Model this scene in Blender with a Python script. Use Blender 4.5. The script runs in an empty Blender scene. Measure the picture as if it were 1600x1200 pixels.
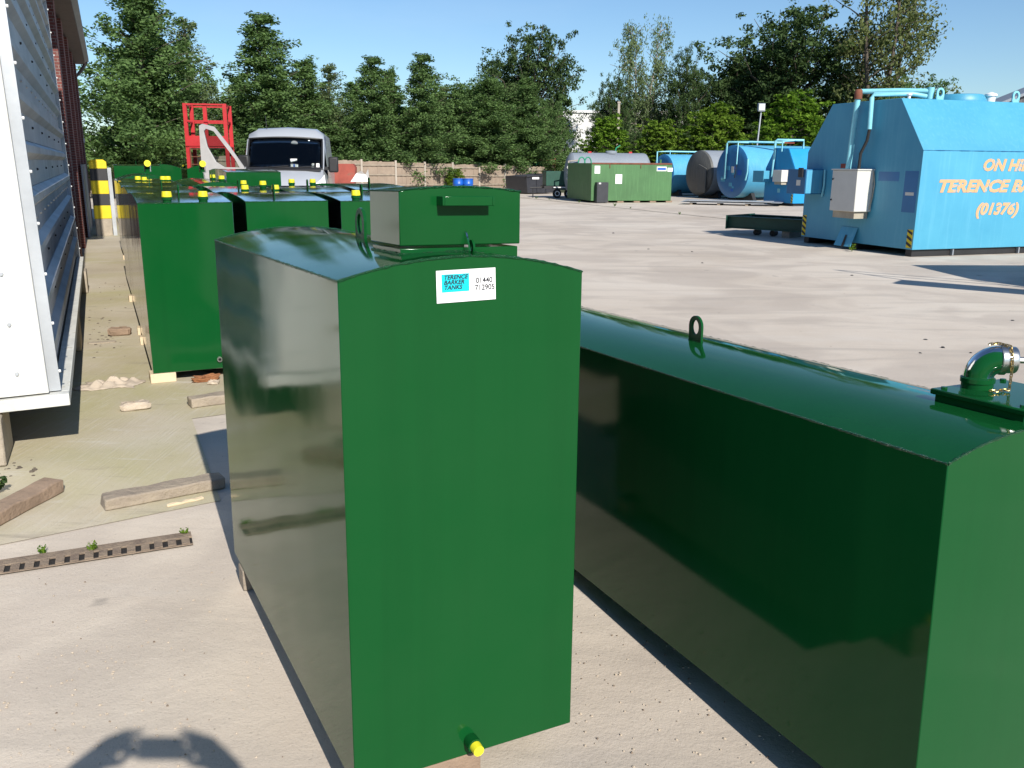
import bpy, math, random
import numpy as np
from mathutils import Vector, Matrix

R = math.radians
rng = random.Random(7)
scene = bpy.context.scene
col = scene.collection

# ------------------------------------------------------------------ camera
FPX, HORIZON, ROLL, CAMH = 1370.0, 256.0, 0.4, 1.70
PITCH = math.atan((600 - HORIZON) / FPX)
_f = np.array([0, math.cos(PITCH), -math.sin(PITCH)])
_u0 = np.array([0, math.sin(PITCH), math.cos(PITCH)])
_r0 = np.array([1.0, 0, 0])
_cr, _sr = math.cos(R(ROLL)), math.sin(R(ROLL))
_r = _cr * _r0 + _sr * _u0
_u = -_sr * _r0 + _cr * _u0
cam_data = bpy.data.cameras.new('camera')
cam = bpy.data.objects.new('camera', cam_data)
col.objects.link(cam)
cam_data.sensor_width = 36.0
cam_data.sensor_fit = 'HORIZONTAL'
cam_data.lens = FPX / 1600 * 36
cam_data.clip_start = 0.02
cam_data.clip_end = 6000
M = Matrix.Identity(4)
for i in range(3):
    M[i][0], M[i][1], M[i][2] = _r[i], _u[i], -_f[i]
M[2][3] = CAMH
cam.matrix_world = M
scene.camera = cam

# ------------------------------------------------------------------ light
SUN_AZ, SUN_EL = 24.4, 34.0          # degrees to the right of straight behind the camera
sd = Vector((math.sin(R(SUN_AZ)) * math.cos(R(SUN_EL)), -math.cos(R(SUN_AZ)) * math.cos(R(SUN_EL)), math.sin(R(SUN_EL))))
world = bpy.data.worlds.new('World')
scene.world = world
world.use_nodes = True
wn, wl = world.node_tree.nodes, world.node_tree.links
bg = wn['Background']
sky = wn.new('ShaderNodeTexSky')
sky.sky_type = 'NISHITA'
sky.sun_disc = False
sky.sun_elevation = R(SUN_EL)
sky.sun_rotation = R(180 - SUN_AZ)
sky.altitude = 0
sky.air_density = 1.0
sky.dust_density = 0.15
sky.ozone_density = 2.6
# thin high cloud, spread over the whole sky
tc = wn.new('ShaderNodeTexCoord')
mp = wn.new('ShaderNodeMapping'); mp.inputs['Scale'].default_value = (1.6, 1.6, 6.0)
mp.inputs['Location'].default_value = (0.3, 0.1, 0.2)
nz = wn.new('ShaderNodeTexNoise'); nz.inputs['Scale'].default_value = 1.5; nz.inputs['Detail'].default_value = 7; nz.inputs['Roughness'].default_value = 0.55
rp = wn.new('ShaderNodeMapRange'); rp.inputs['From Min'].default_value = 0.52; rp.inputs['From Max'].default_value = 0.85; rp.inputs['To Max'].default_value = 0.22
mx = wn.new('ShaderNodeMix'); mx.data_type = 'RGBA'
mx.inputs['B'].default_value = (7.0, 7.4, 8.2, 1)
wl.new(tc.outputs['Generated'], mp.inputs['Vector']); wl.new(mp.outputs['Vector'], nz.inputs['Vector'])
wl.new(nz.outputs['Fac'], rp.inputs['Value']); wl.new(rp.outputs['Result'], mx.inputs['Factor'])
wl.new(sky.outputs['Color'], mx.inputs['A']); tint = wn.new('ShaderNodeMix'); tint.data_type = 'RGBA'; tint.blend_type = 'MULTIPLY'; tint.inputs['Factor'].default_value = 1.0
tint.inputs['B'].default_value = (.80, .95, 1.08, 1)
wl.new(mx.outputs['Result'], tint.inputs['A']); wl.new(tint.outputs['Result'], bg.inputs['Color'])
bg.inputs['Strength'].default_value = 0.088
sun_data = bpy.data.lights.new('sun', 'SUN')
sun_data.energy = 5.0
sun_data.angle = R(0.53)
sun_data.color = (1.0, 0.945, 0.86)
sun = bpy.data.objects.new('sun', sun_data)
col.objects.link(sun)
sun.rotation_euler = sd.to_track_quat('Z', 'Y').to_euler()
scene.view_settings.view_transform = 'Standard'
scene.view_settings.look = 'None'
scene.view_settings.exposure = 0.36
scene.view_settings.gamma = 1.0
scene.view_settings.use_curve_mapping = False

cy = scene.cycles
cy.max_bounces = 7; cy.diffuse_bounces = 3; cy.glossy_bounces = 4; cy.transmission_bounces = 6; cy.transparent_max_bounces = 6
cy.caustics_reflective = False; cy.caustics_refractive = False

# ------------------------------------------------------------------ helpers
def G(px, py, z=0.0):
    """Point of the horizontal plane z that the photograph shows at a pixel."""
    d = _f + _r * (px - 800) / FPX - _u * (py - 600) / FPX
    t = (z - CAMH) / d[2]
    return Vector((d[0] * t, d[1] * t, z))

def AT(px, py, Y):
    d = _f + _r * (px - 800) / FPX - _u * (py - 600) / FPX
    t = Y / d[1]
    return Vector((d[0] * t, Y, CAMH + d[2] * t))

class MB:
    def __init__(s):
        s.v, s.f = [], []
    def add(s, vs, fs):
        n = len(s.v)
        s.v += [tuple(p) for p in vs]
        s.f += [tuple(i + n for i in f) for f in fs]
        return s
    def box(s, x0, x1, y0, y1, z0, z1):
        return s.add([(x0, y0, z0), (x1, y0, z0), (x1, y1, z0), (x0, y1, z0), (x0, y0, z1), (x1, y0, z1), (x1, y1, z1), (x0, y1, z1)],
                     [(0, 3, 2, 1), (4, 5, 6, 7), (0, 1, 5, 4), (1, 2, 6, 5), (2, 3, 7, 6), (3, 0, 4, 7)])
    def obox(s, c, size, rot):
        m = Matrix.Translation(Vector(c)) @ rot.to_4x4()
        a, b, d = size[0] / 2, size[1] / 2, size[2] / 2
        n = len(s.v)
        s.box(-a, a, -b, b, -d, d)
        for i in range(n, len(s.v)):
            s.v[i] = tuple(m @ Vector(s.v[i]))
        return s
    def prism(s, poly, axis, a, b):
        """poly: list of 2D points; extruded along axis between a and b."""
        def P(p, t):
            return {'x': (t, p[0], p[1]), 'y': (p[0], t, p[1]), 'z': (p[0], p[1], t)}[axis]
        n = len(poly)
        vs = [P(p, a) for p in poly] + [P(p, b) for p in poly]
        fs = [tuple(range(n)), tuple(range(2 * n - 1, n - 1, -1))] + [(i, i + n, (i + 1) % n + n, (i + 1) % n) for i in range(n)]
        return s.add(vs, fs)
    def cyl(s, p0, p1, r0, r1=None, n=12, caps=True):
        r1 = r0 if r1 is None else r1
        p0, p1 = Vector(p0), Vector(p1)
        q = (p1 - p0).to_track_quat('Z', 'Y')
        vs = []
        for p, r in ((p0, r0), (p1, r1)):
            for i in range(n):
                a = 2 * math.pi * i / n
                vs.append(p + q @ Vector((math.cos(a) * r, math.sin(a) * r, 0)))
        fs = [(i, (i + 1) % n, (i + 1) % n + n, i + n) for i in range(n)]
        if caps:
            fs += [tuple(range(n - 1, -1, -1)), tuple(range(n, 2 * n))]
        return s.add(vs, fs)
    def tube(s, pts, r, n=8, caps=True):
        pts = [Vector(p) for p in pts]
        rs = r if isinstance(r, (list, tuple)) else [r] * len(pts)
        vs = []
        ref = None
        for k, p in enumerate(pts):
            t = (pts[min(k + 1, len(pts) - 1)] - pts[max(k - 1, 0)]).normalized()
            if ref is None:
                ref = Vector((0, 0, 1)) if abs(t.z) < .9 else Vector((1, 0, 0))
            a = t.cross(ref).normalized(); b = a.cross(t).normalized(); ref = b
            for i in range(n):
                w = 2 * math.pi * i / n
                vs.append(p + a * math.cos(w) * rs[k] + b * math.sin(w) * rs[k])
        fs = []
        for k in range(len(pts) - 1):
            for i in range(n):
                fs.append((k * n + i, k * n + (i + 1) % n, (k + 1) * n + (i + 1) % n, (k + 1) * n + i))
        if caps:
            fs += [tuple(range(n - 1, -1, -1)), tuple(range((len(pts) - 1) * n, len(pts) * n))]
        return s.add(vs, fs)
    def lathe(s, prof, c, n=20, axis=(0, 0, 1)):
        q = Vector(axis).to_track_quat('Z', 'Y')
        c = Vector(c)
        vs, fs = [], []
        for r, z in prof:
            for i in range(n):
                a = 2 * math.pi * i / n
                vs.append(c + q @ Vector((math.cos(a) * r, math.sin(a) * r, z)))
        for k in range(len(prof) - 1):
            for i in range(n):
                fs.append((k * n + i, k * n + (i + 1) % n, (k + 1) * n + (i + 1) % n, (k + 1) * n + i))
        fs += [tuple(range(n - 1, -1, -1)), tuple(range((len(prof) - 1) * n, len(prof) * n))]
        return s.add(vs, fs)
    def ring(s, outer, inner, tf, th):
        """plate with a hole: outer and inner outlines of equal length in 2D, thickness th, tf maps (a, b, t) to 3D."""
        n = len(outer)
        vs = [tf(p[0], p[1], t) for t in (0, th) for pl in (outer, inner) for p in pl]
        fs = []
        for i in range(n):
            j = (i + 1) % n
            o0, i0, o1, i1 = 0, n, 2 * n, 3 * n
            fs += [(o0 + j, o0 + i, i0 + i, i0 + j), (o1 + i, o1 + j, i1 + j, i1 + i), (o0 + i, o0 + j, o1 + j, o1 + i), (i0 + j, i0 + i, i1 + i, i1 + j)]
        return s.add(vs, fs)
    def build(s, name, mat, parent=None, smooth=None, bevel=0.0, segs=2):
        me = bpy.data.meshes.new(name)
        me.from_pydata(s.v, [], s.f)
        me.validate()
        if smooth is not None:
            me.shade_smooth()
            me.set_sharp_from_angle(angle=R(smooth))
        me.materials.append(mat)
        o = bpy.data.objects.new(name, me)
        col.objects.link(o)
        if parent is not None:
            o.parent = parent
        if bevel:
            m = o.modifiers.new('bevel', 'BEVEL'); m.width = bevel; m.segments = segs; m.limit_method = 'ANGLE'; m.angle_limit = R(40)
            m.harden_normals = False
            me.shade_smooth(); me.set_sharp_from_angle(angle=R(50))
        return o

def tag(o, label=None, cat=None, group=None, kind=None):
    if label: o['label'] = label
    if cat: o['category'] = cat
    if group: o['group'] = group
    if kind: o['kind'] = kind
    return o

def empty(name, loc=(0, 0, 0), rz=0.0, label=None, cat=None, group=None):
    o = bpy.data.objects.new(name, None)
    o.empty_display_size = .2
    col.objects.link(o)
    o.location = loc
    o.rotation_euler = (0, 0, rz)
    return tag(o, label, cat, group)

def arc_profile(W, H, rise, n=14):
    """closed outline of a tank end: x from 0 to W, arched top"""
    pts = [(0, 0), (W, 0), (W, H)]
    if rise > 0:
        Rr = (W * W / 4 + rise * rise) / (2 * rise)
        for i in range(1, n):
            x = W * (1 - i / n)
            pts.append((x, H + math.sqrt(max(Rr * Rr - (x - W / 2) ** 2, 0)) - (Rr - rise)))
    pts.append((0, H))
    return pts

def arc_z(x, W, H, rise):
    if rise <= 0: return H
    Rr = (W * W / 4 + rise * rise) / (2 * rise)
    return H + math.sqrt(max(Rr * Rr - (x - W / 2) ** 2, 0)) - (Rr - rise)

# ------------------------------------------------------------------ materials
def newmat(name):
    m = bpy.data.materials.new(name)
    m.use_nodes = True
    return m, m.node_tree.nodes, m.node_tree.links, m.node_tree.nodes['Principled BSDF']

def noise(n, l, scale, detail=4, rough=.55, vec=None, dist=0.0):
    t = n.new('ShaderNodeTexNoise')
    t.inputs['Scale'].default_value = scale; t.inputs['Detail'].default_value = detail
    t.inputs['Roughness'].default_value = rough; t.inputs['Distortion'].default_value = dist
    if vec is not None: l.new(vec, t.inputs['Vector'])
    return t

def ramp(n, l, src, stops):
    r = n.new('ShaderNodeValToRGB')
    e = r.color_ramp.elements
    while len(e) < len(stops): e.new(.5)
    for k, (p, c) in enumerate(stops):
        e[k].position = p
        e[k].color = (c[0], c[1], c[2], 1) if not isinstance(c, (int, float)) else (c, c, c, 1)
    l.new(src, r.inputs['Fac'])
    return r

def mixc(n, l, fac, a, b, mode='MIX'):
    m = n.new('ShaderNodeMix'); m.data_type = 'RGBA'; m.blend_type = mode
    for sock, v in (('Factor', fac), ('A', a), ('B', b)):
        s = m.inputs[sock]
        if hasattr(v, 'is_output'): l.new(v, s)
        elif isinstance(v, (int, float)): s.default_value = v
        else: s.default_value = (v[0], v[1], v[2], 1)
    return m.outputs['Result']

def objvec(n, l, scale=(1, 1, 1), rnd=True, kind='Object'):
    t = n.new('ShaderNodeTexCoord')
    m = n.new('ShaderNodeMapping'); m.inputs['Scale'].default_value = scale
    l.new(t.outputs[kind], m.inputs['Vector'])
    if rnd:
        oi = n.new('ShaderNodeObjectInfo'); mu = n.new('ShaderNodeMath'); mu.operation = 'MULTIPLY'; mu.inputs[1].default_value = 37.0
        l.new(oi.outputs['Random'], mu.inputs[0]); l.new(mu.outputs[0], m.inputs['Location'])
    return m.outputs['Vector']

def pmat(name, c, rough=.5, metal=0.0, var=.18, scale=4.0, bump=0.0, bscale=40.0, coat=0.0, c2=None, spots=None, streak=None, rvar=.1):
    m, n, l, b = newmat(name)
    v = objvec(n, l)
    c2 = c2 or tuple(max(0, x * (1 - var)) for x in c)
    nz1 = noise(n, l, scale, 6, .6, v)
    out = ramp(n, l, nz1.outputs['Fac'], [(.3, c2), (.7, c)]).outputs['Color']
    if streak:
        v2 = objvec(n, l, (9, 9, .5))
        ns = noise(n, l, 2.0, 5, .6, v2)
        fr = ramp(n, l, ns.outputs['Fac'], [(.5, 0.0), (.72, streak[1])])
        out = mixc(n, l, fr.outputs['Color'], out, streak[0])
    if spots:
        nsp = noise(n, l, spots[1], 6, .7, v)
        fr = ramp(n, l, nsp.outputs['Fac'], [(spots[2], 0.0), (spots[2] + .08, 1.0)])
        out = mixc(n, l, fr.outputs['Color'], out, spots[0])
    l.new(out, b.inputs['Base Color'])
    nr = noise(n, l, scale * 2.3, 4, .5, v)
    mr = n.new('ShaderNodeMapRange'); mr.inputs['To Min'].default_value = max(.02, rough - rvar); mr.inputs['To Max'].default_value = min(1, rough + rvar)
    l.new(nr.outputs['Fac'], mr.inputs['Value']); l.new(mr.outputs['Result'], b.inputs['Roughness'])
    b.inputs['Metallic'].default_value = metal
    b.inputs['Coat Weight'].default_value = coat
    if bump:
        nb = noise(n, l, bscale, 5, .6, v)
        bp = n.new('ShaderNodeBump'); bp.inputs['Strength'].default_value = bump; bp.inputs['Distance'].default_value = .02
        l.new(nb.outputs['Fac'], bp.inputs['Height']); l.new(bp.outputs['Normal'], b.inputs['Normal'])
    return m

def gloss_paint(name, c, rough=.06, wav=.25, wscale=2.2, dust=.04, ior=1.52):
    """sprayed gloss enamel on thin sheet steel: long shallow waves, fine orange peel, thin dust, faint runs"""
    m, n, l, b = newmat(name)
    n.remove(b)
    v = objvec(n, l)
    d = noise(n, l, 3.0, 5, .65, v)
    dr = ramp(n, l, d.outputs['Fac'], [(.35, 0.0), (.8, dust)])
    vs = objvec(n, l, (14, 14, .55)); rn = noise(n, l, 1.0, 4, .6, vs)
    c1 = mixc(n, l, ramp(n, l, rn.outputs['Fac'], [(.45, 0.0), (.75, .35)]).outputs['Color'], c, tuple(x * .80 for x in c))
    base = mixc(n, l, dr.outputs['Color'], c1, (.35, .33, .28))
    w = noise(n, l, wscale, 1, .4, v)
    bp = n.new('ShaderNodeBump'); bp.inputs['Strength'].default_value = wav; bp.inputs['Distance'].default_value = .02
    l.new(w.outputs['Fac'], bp.inputs['Height'])
    p = noise(n, l, 420, 1, .5, v)
    bp2 = n.new('ShaderNodeBump'); bp2.inputs['Strength'].default_value = .015; bp2.inputs['Distance'].default_value = .002
    l.new(p.outputs['Fac'], bp2.inputs['Height']); l.new(bp.outputs['Normal'], bp2.inputs['Normal'])
    rr = n.new('ShaderNodeMapRange'); rr.inputs['From Min'].default_value = .35; rr.inputs['From Max'].default_value = .75
    rr.inputs['To Min'].default_value = rough * .7; rr.inputs['To Max'].default_value = rough * 1.9
    l.new(d.outputs['Fac'], rr.inputs['Value'])
    di = n.new('ShaderNodeBsdfDiffuse'); gl = n.new('ShaderNodeBsdfGlossy'); ms = n.new('ShaderNodeMixShader')
    fr = n.new('ShaderNodeFresnel'); fr.inputs['IOR'].default_value = ior
    mr = n.new('ShaderNodeMapRange'); mr.inputs['From Min'].default_value = .024 if ior < 1.6 else .042; mr.inputs['From Max'].default_value = 1.0
    l.new(fr.outputs[0], mr.inputs['Value']); l.new(mr.outputs['Result'], ms.inputs[0])
    l.new(base, di.inputs['Color']); l.new(rr.outputs['Result'], gl.inputs['Roughness'])
    l.new(bp2.outputs['Normal'], gl.inputs['Normal']); l.new(bp.outputs['Normal'], fr.inputs['Normal'])
    l.new(di.outputs[0], ms.inputs[1]); l.new(gl.outputs[0], ms.inputs[2]); l.new(ms.outputs[0], n['Material Output'].inputs['Surface'])
    return m

def leafmat(name, dark, light, trans=.35):
    m, n, l, b = newmat(name)
    n.remove(b)
    out = n['Material Output']
    g = n.new('ShaderNodeNewGeometry')
    v = objvec(n, l)
    nz1 = noise(n, l, .9, 3, .5, v)
    ad = n.new('ShaderNodeMath'); ad.operation = 'ADD'
    mu = n.new('ShaderNodeMath'); mu.operation = 'MULTIPLY'; mu.inputs[1].default_value = .5
    l.new(g.outputs['Random Per Island'], mu.inputs[0]); l.new(mu.outputs[0], ad.inputs[0]); l.new(nz1.outputs['Fac'], ad.inputs[1])
    r = ramp(n, l, ad.outputs[0], [(.35, dark), (1.0, light)])
    di = n.new('ShaderNodeBsdfDiffuse')
    tr = n.new('ShaderNodeBsdfTranslucent'); ms = n.new('ShaderNodeMixShader'); ms.inputs[0].default_value = trans
    l.new(r.outputs['Color'], di.inputs['Color'])
    l.new(mixc(n, l, 1.0, r.outputs['Color'], (1.05, 1.22, .62), 'MULTIPLY'), tr.inputs['Color'])
    l.new(di.outputs[0], ms.inputs[1]); l.new(tr.outputs[0], ms.inputs[2]); l.new(ms.outputs[0], out.inputs['Surface'])
    return m

def concrete_mat():
    m, n, l, b = newmat('yard_concrete')
    t = n.new('ShaderNodeTexCoord'); v = t.outputs['Object']
    big = noise(n, l, .22, 6, .6, v)
    c = ramp(n, l, big.outputs['Fac'], [(.30, (.475, .405, .33)), (.5, (.575, .505, .425)), (.72, (.635, .575, .495))]).outputs['Color']
    # long pale and dark drag marks across the yard
    mp2 = n.new('ShaderNodeMapping'); mp2.inputs['Scale'].default_value = (.35, 1.6, 1); mp2.inputs['Rotation'].default_value = (0, 0, R(-14)); l.new(v, mp2.inputs['Vector'])
    st = noise(n, l, 1.1, 7, .68, mp2.outputs['Vector'], .6)
    c = mixc(n, l, ramp(n, l, st.outputs['Fac'], [(.34, .34), (.5, 0.0)]).outputs['Color'], c, (.27, .245, .22))
    c = mixc(n, l, ramp(n, l, st.outputs['Fac'], [(.56, 0.0), (.74, .40)]).outputs['Color'], c, (.60, .57, .525))
    rust = noise(n, l, .8, 5, .7, v, .4)
    c = mixc(n, l, ramp(n, l, rust.outputs['Fac'], [(.60, 0.0), (.78, .35)]).outputs['Color'], c, (.42, .30, .21))
    pat = noise(n, l, .55, 3, .5, v, 1.2)
    c = mixc(n, l, ramp(n, l, pat.outputs['Fac'], [(.40, .45), (.52, 0.0)]).outputs['Color'], c, (.40, .345, .295))
    # oil spots
    oil = noise(n, l, 2.7, 3, .5, v, .3)
    c = mixc(n, l, ramp(n, l, oil.outputs['Fac'], [(.70, 0.0), (.76, .55)]).outputs['Color'], c, (.14, .13, .125))
    # aggregate grain
    fine = noise(n, l, 95, 3, .7, v)
    c = mixc(n, l, ramp(n, l, fine.outputs['Fac'], [(.28, .5), (.42, 0.0)]).outputs['Color'], c, (.22, .20, .18))
    c = mixc(n, l, ramp(n, l, fine.outputs['Fac'], [(.60, 0.0), (.75, .45)]).outputs['Color'], c, (.64, .61, .57))
    vo = n.new('ShaderNodeTexVoronoi'); vo.inputs['Scale'].default_value = 16; l.new(v, vo.inputs['Vector'])
    pit = ramp(n, l, vo.outputs['Distance'], [(.035, .75), (.075, 0.0)])
    msk = noise(n, l, 3.1, 3, .5, v)
    pm_ = n.new('ShaderNodeMath'); pm_.operation = 'MULTIPLY'
    l.new(pit.outputs['Color'], pm_.inputs[0]); l.new(ramp(n, l, msk.outputs['Fac'], [(.52, 0.0), (.6, 1.0)]).outputs['Color'], pm_.inputs[1])
    c = mixc(n, l, pm_.outputs[0], c, (.12, .105, .09))
    l.new(c, b.inputs['Base Color'])
    b.inputs['Roughness'].default_value = .88
    b.inputs['Specular IOR Level'].default_value = .3
    med = noise(n, l, 14, 6, .7, v)
    bp = n.new('ShaderNodeBump'); bp.inputs['Strength'].default_value = .35; bp.inputs['Distance'].default_value = .012
    l.new(med.outputs['Fac'], bp.inputs['Height'])
    bp2 = n.new('ShaderNodeBump'); bp2.inputs['Strength'].default_value = .4; bp2.inputs['Distance'].default_value = .004
    l.new(fine.outputs['Fac'], bp2.inputs['Height']); l.new(bp.outputs['Normal'], bp2.inputs['Normal']); l.new(bp2.outputs['Normal'], b.inputs['Normal'])
    return m

def brushed_slab_mat():
    """older slab along the sheds: brushed finish, tan, algae in patches"""
    m, n, l, b = newmat('old_slab_concrete')
    t = n.new('ShaderNodeTexCoord'); v = t.outputs['Object']
    big = noise(n, l, .7, 6, .6, v)
    c = ramp(n, l, big.outputs['Fac'], [(.3, (.37, .315, .225)), (.55, (.455, .40, .30)), (.75, (.51, .46, .375))]).outputs['Color']
    al = noise(n, l, .55, 5, .6, v, .5)
    c = mixc(n, l, ramp(n, l, al.outputs['Fac'], [(.45, 0.0), (.66, .65)]).outputs['Color'], c, (.36, .335, .155))
    mp2 = n.new('ShaderNodeMapping'); mp2.inputs['Scale'].default_value = (60, 3, 1); mp2.inputs['Rotation'].default_value = (0, 0, R(-25)); l.new(v, mp2.inputs['Vector'])
    br = noise(n, l, 1.0, 3, .6, mp2.outputs['Vector'])
    c = mixc(n, l, ramp(n, l, br.outputs['Fac'], [(.52, 0.0), (.72, .35)]).outputs['Color'], c, (.52, .49, .42))
    mp3 = n.new('ShaderNodeMapping'); mp3.inputs['Scale'].default_value = (.8, 5, 1); mp3.inputs['Rotation'].default_value = (0, 0, R(-25)); l.new(v, mp3.inputs['Vector'])
    wh = noise(n, l, 1.6, 7, .7, mp3.outputs['Vector'], .4)
    c = mixc(n, l, ramp(n, l, wh.outputs['Fac'], [(.60, 0.0), (.72, .6)]).outputs['Color'], c, (.56, .54, .49))
    c = mixc(n, l, ramp(n, l, wh.outputs['Fac'], [(.30, .55), (.42, 0.0)]).outputs['Color'], c, (.21, .18, .145))
    fine = noise(n, l, 120, 3, .7, v)
    c = mixc(n, l, ramp(n, l, fine.outputs['Fac'], [(.28, .45), (.42, 0.0)]).outputs['Color'], c, (.17, .15, .11))
    l.new(c, b.inputs['Base Color'])
    b.inputs['Roughness'].default_value = .92
    bp = n.new('ShaderNodeBump'); bp.inputs['Strength'].default_value = .5; bp.inputs['Distance'].default_value = .006
    l.new(br.outputs['Fac'], bp.inputs['Height']); l.new(bp.outputs['Normal'], b.inputs['Normal'])
    return m

def brick_mat():
    m, n, l, b = newmat('brick')
    t = n.new('ShaderNodeTexCoord')
    sx = n.new('ShaderNodeSeparateXYZ'); cx = n.new('ShaderNodeCombineXYZ'); ad = n.new('ShaderNodeMath'); ad.operation = 'ADD'
    l.new(t.outputs['Object'], sx.inputs[0]); l.new(sx.outputs['X'], ad.inputs[0]); l.new(sx.outputs['Y'], ad.inputs[1])
    l.new(ad.outputs[0], cx.inputs['X']); l.new(sx.outputs['Z'], cx.inputs['Y'])
    br = n.new('ShaderNodeTexBrick')
    br.inputs['Scale'].default_value = 1.0; br.inputs['Brick Width'].default_value = .150; br.inputs['Row Height'].default_value = .050
    br.inputs['Mortar Size'].default_value = .006; br.inputs['Mortar Smooth'].default_value = .2
    br.inputs['Color1'].default_value = (.20, .058, .048, 1); br.inputs['Color2'].default_value = (.145, .045, .040, 1); br.inputs['Mortar'].default_value = (.27, .215, .195, 1)
    l.new(cx.outputs[0], br.inputs['Vector'])
    nz2 = noise(n, l, 6, 5, .6, t.outputs['Object'])
    c = mixc(n, l, ramp(n, l, nz2.outputs['Fac'], [(.4, 0.0), (.75, .4)]).outputs['Color'], br.outputs['Color'], (.15, .06, .05))
    l.new(c, b.inputs['Base Color']); b.inputs['Roughness'].default_value = .9
    bp = n.new('ShaderNodeBump'); bp.inputs['Strength'].default_value = .8; bp.inputs['Distance'].default_value = .01; bp.invert = True
    l.new(br.outputs['Fac'], bp.inputs['Height']); l.new(bp.outputs['Normal'], b.inputs['Normal'])
    return m

MT = {}
MT['green'] = gloss_paint('green_gloss_paint', (.0038, .0680, .0150), rough=.075, wav=.28, wscale=1.7, dust=.006)
MT['green_deep'] = gloss_paint('deep_green_gloss_paint', (.0040, .0680, .0165), rough=.05, wav=.10, wscale=1.6, dust=.006, ior=1.62)
MT['weld'] = pmat('painted_weld_bead', (.006, .075, .022), rough=.25, bump=.8, bscale=160)
MT['yellow_cap'] = pmat('yellow_plastic', (.78, .72, .03), rough=.42, var=.08)
MT['galv'] = pmat('galvanised_steel', (.50, .525, .55), rough=.5, metal=.35, var=.35, scale=1.6, bump=.06, bscale=9, spots=((.24, .20, .15), 1.1, .66))
MT['galv_light'] = pmat('bright_galvanised_steel', (.46, .48, .50), rough=.42, metal=.6, var=.25, scale=3)
MT['white_panel'] = pmat('white_painted_panel', (.70, .70, .67), rough=.55, var=.16, scale=1.5, streak=((.44, .38, .28), .6), bump=.05, spots=((.36, .33, .22), 1.6, .62))
MT['flange'] = pmat('weathered_white_steel', (.72, .72, .67), rough=.6, var=.30, scale=5, spots=((.36, .33, .24), 5, .60))
MT['concrete'] = concrete_mat()
MT['old_slab'] = brushed_slab_mat()
MT['block'] = pmat('cast_concrete', (.42, .36, .28), rough=.9, var=.3, scale=6, bump=.5, bscale=30)
MT['brick'] = brick_mat()
MT['rust_iron'] = pmat('rusty_cast_iron', (.15, .11, .085), rough=.88, var=.5, scale=14, bump=.6, bscale=60, c2=(.28, .215, .155))
MT['dark'] = pmat('black_gap', (.015, .013, .012), rough=.9)
MT['new_wood'] = pmat('fresh_sawn_pine', (.66, .53, .36), rough=.75, var=.15, scale=8, bump=.2)
MT['old_wood'] = pmat('weathered_timber', (.36, .30, .225), rough=.92, var=.35, scale=5, bump=.8, bscale=22, c2=(.22, .18, .145))
MT['red_wood'] = pmat('brown_weathered_timber', (.31, .22, .155), rough=.92, var=.35, scale=6, bump=.6, bscale=30)
MT['blue'] = pmat('weathered_blue_paint', (.075, .335, .49), rough=.45, var=.12, scale=1.2, rvar=.04, streak=((.17, .46, .60), .22), c2=(.055, .29, .45))
MT['blue_dark'] = pmat('deep_blue_paint', (.018, .135, .31), rough=.35, var=.2, scale=3)
MT['blue_bright'] = pmat('bright_blue_paint', (.012, .27, .58), rough=.38, var=.1, scale=1.5)
MT['blue_shade_and_patch'] = pmat('royal_blue_shade_and_repaint', (.028, .17, .40), rough=.4, var=.18, scale=1.5)  # puts shade into the cylinder ends; also colours the repaint patches
MT['blue_pale'] = pmat('pale_blue_paint', (.085, .36, .56), rough=.45, var=.12, scale=1.5, streak=((.20, .48, .60), .4))
MT['cyan_pipe'] = pmat('turquoise_pipe_paint', (.24, .60, .70), rough=.4, var=.15, scale=8, spots=((.20, .11, .07), 9, .70))
MT['grey_box'] = pmat('light_grey_enamel', (.62, .62, .58), rough=.45, var=.08)
MT['tan_box'] = pmat('dirty_tan_steel', (.42, .38, .30), rough=.6, var=.3)
MT['black_steel'] = pmat('black_steel', (.022, .022, .024), rough=.5, var=.3)
MT['black_skip'] = pmat('charcoal_paint', (.035, .037, .045), rough=.5, var=.3)
MT['rubber'] = pmat('black_rubber', (.02, .02, .02), rough=.8)
MT['old_green'] = pmat('faded_green_paint', (.065, .175, .060), rough=.55, var=.25, scale=1.0, streak=((.10, .23, .09), .5), spots=((.20, .14, .06), 1.4, .70))
MT['sea_green'] = pmat('sea_green_paint', (.03, .34, .19), rough=.5, var=.3, scale=1.5)
MT['dark_green'] = pmat('dark_green_paint', (.012, .075, .05), rough=.5, var=.3)
MT['grey_tank'] = pmat('grey_primer_paint', (.24, .27, .31), rough=.5, var=.15, scale=1.2, streak=((.33, .35, .37), .4))
MT['brown_tank'] = pmat('brown_grey_bitumen_paint', (.105, .105, .10), rough=.6, var=.3, scale=1.0, streak=((.17, .165, .15), .5))
MT['red'] = pmat('red_paint', (.50, .02, .025), rough=.45, var=.2, scale=3)
MT['rust_red'] = pmat('rusty_red_paint', (.36, .075, .05), rough=.7, var=.4, scale=3, spots=((.20, .09, .06), 3, .58))
MT['rust'] = pmat('rusted_steel', (.20, .07, .04), rough=.85, var=.4)
MT['orange_yel'] = pmat('digger_yellow_paint', (.46, .28, .05), rough=.6, var=.3)
MT['drum_blue'] = pmat('blue_drum_plastic', (.01, .11, .50), rough=.4)
MT['white'] = pmat('white_paint', (.80, .80, .79), rough=.5, var=.05)
MT['silver'] = pmat('silver_car_paint', (.45, .475, .51), rough=.30, metal=.2, var=.02, scale=.4, rvar=.02, coat=.5)
MT['inner_grey'] = pmat('grey_door_trim', (.45, .445, .445), rough=.6)
MT['black_plastic'] = pmat('black_plastic', (.018, .018, .02), rough=.55)
MT['cab_trim'] = pmat('dark_blue_grey_trim', (.05, .065, .10), rough=.8)
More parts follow.
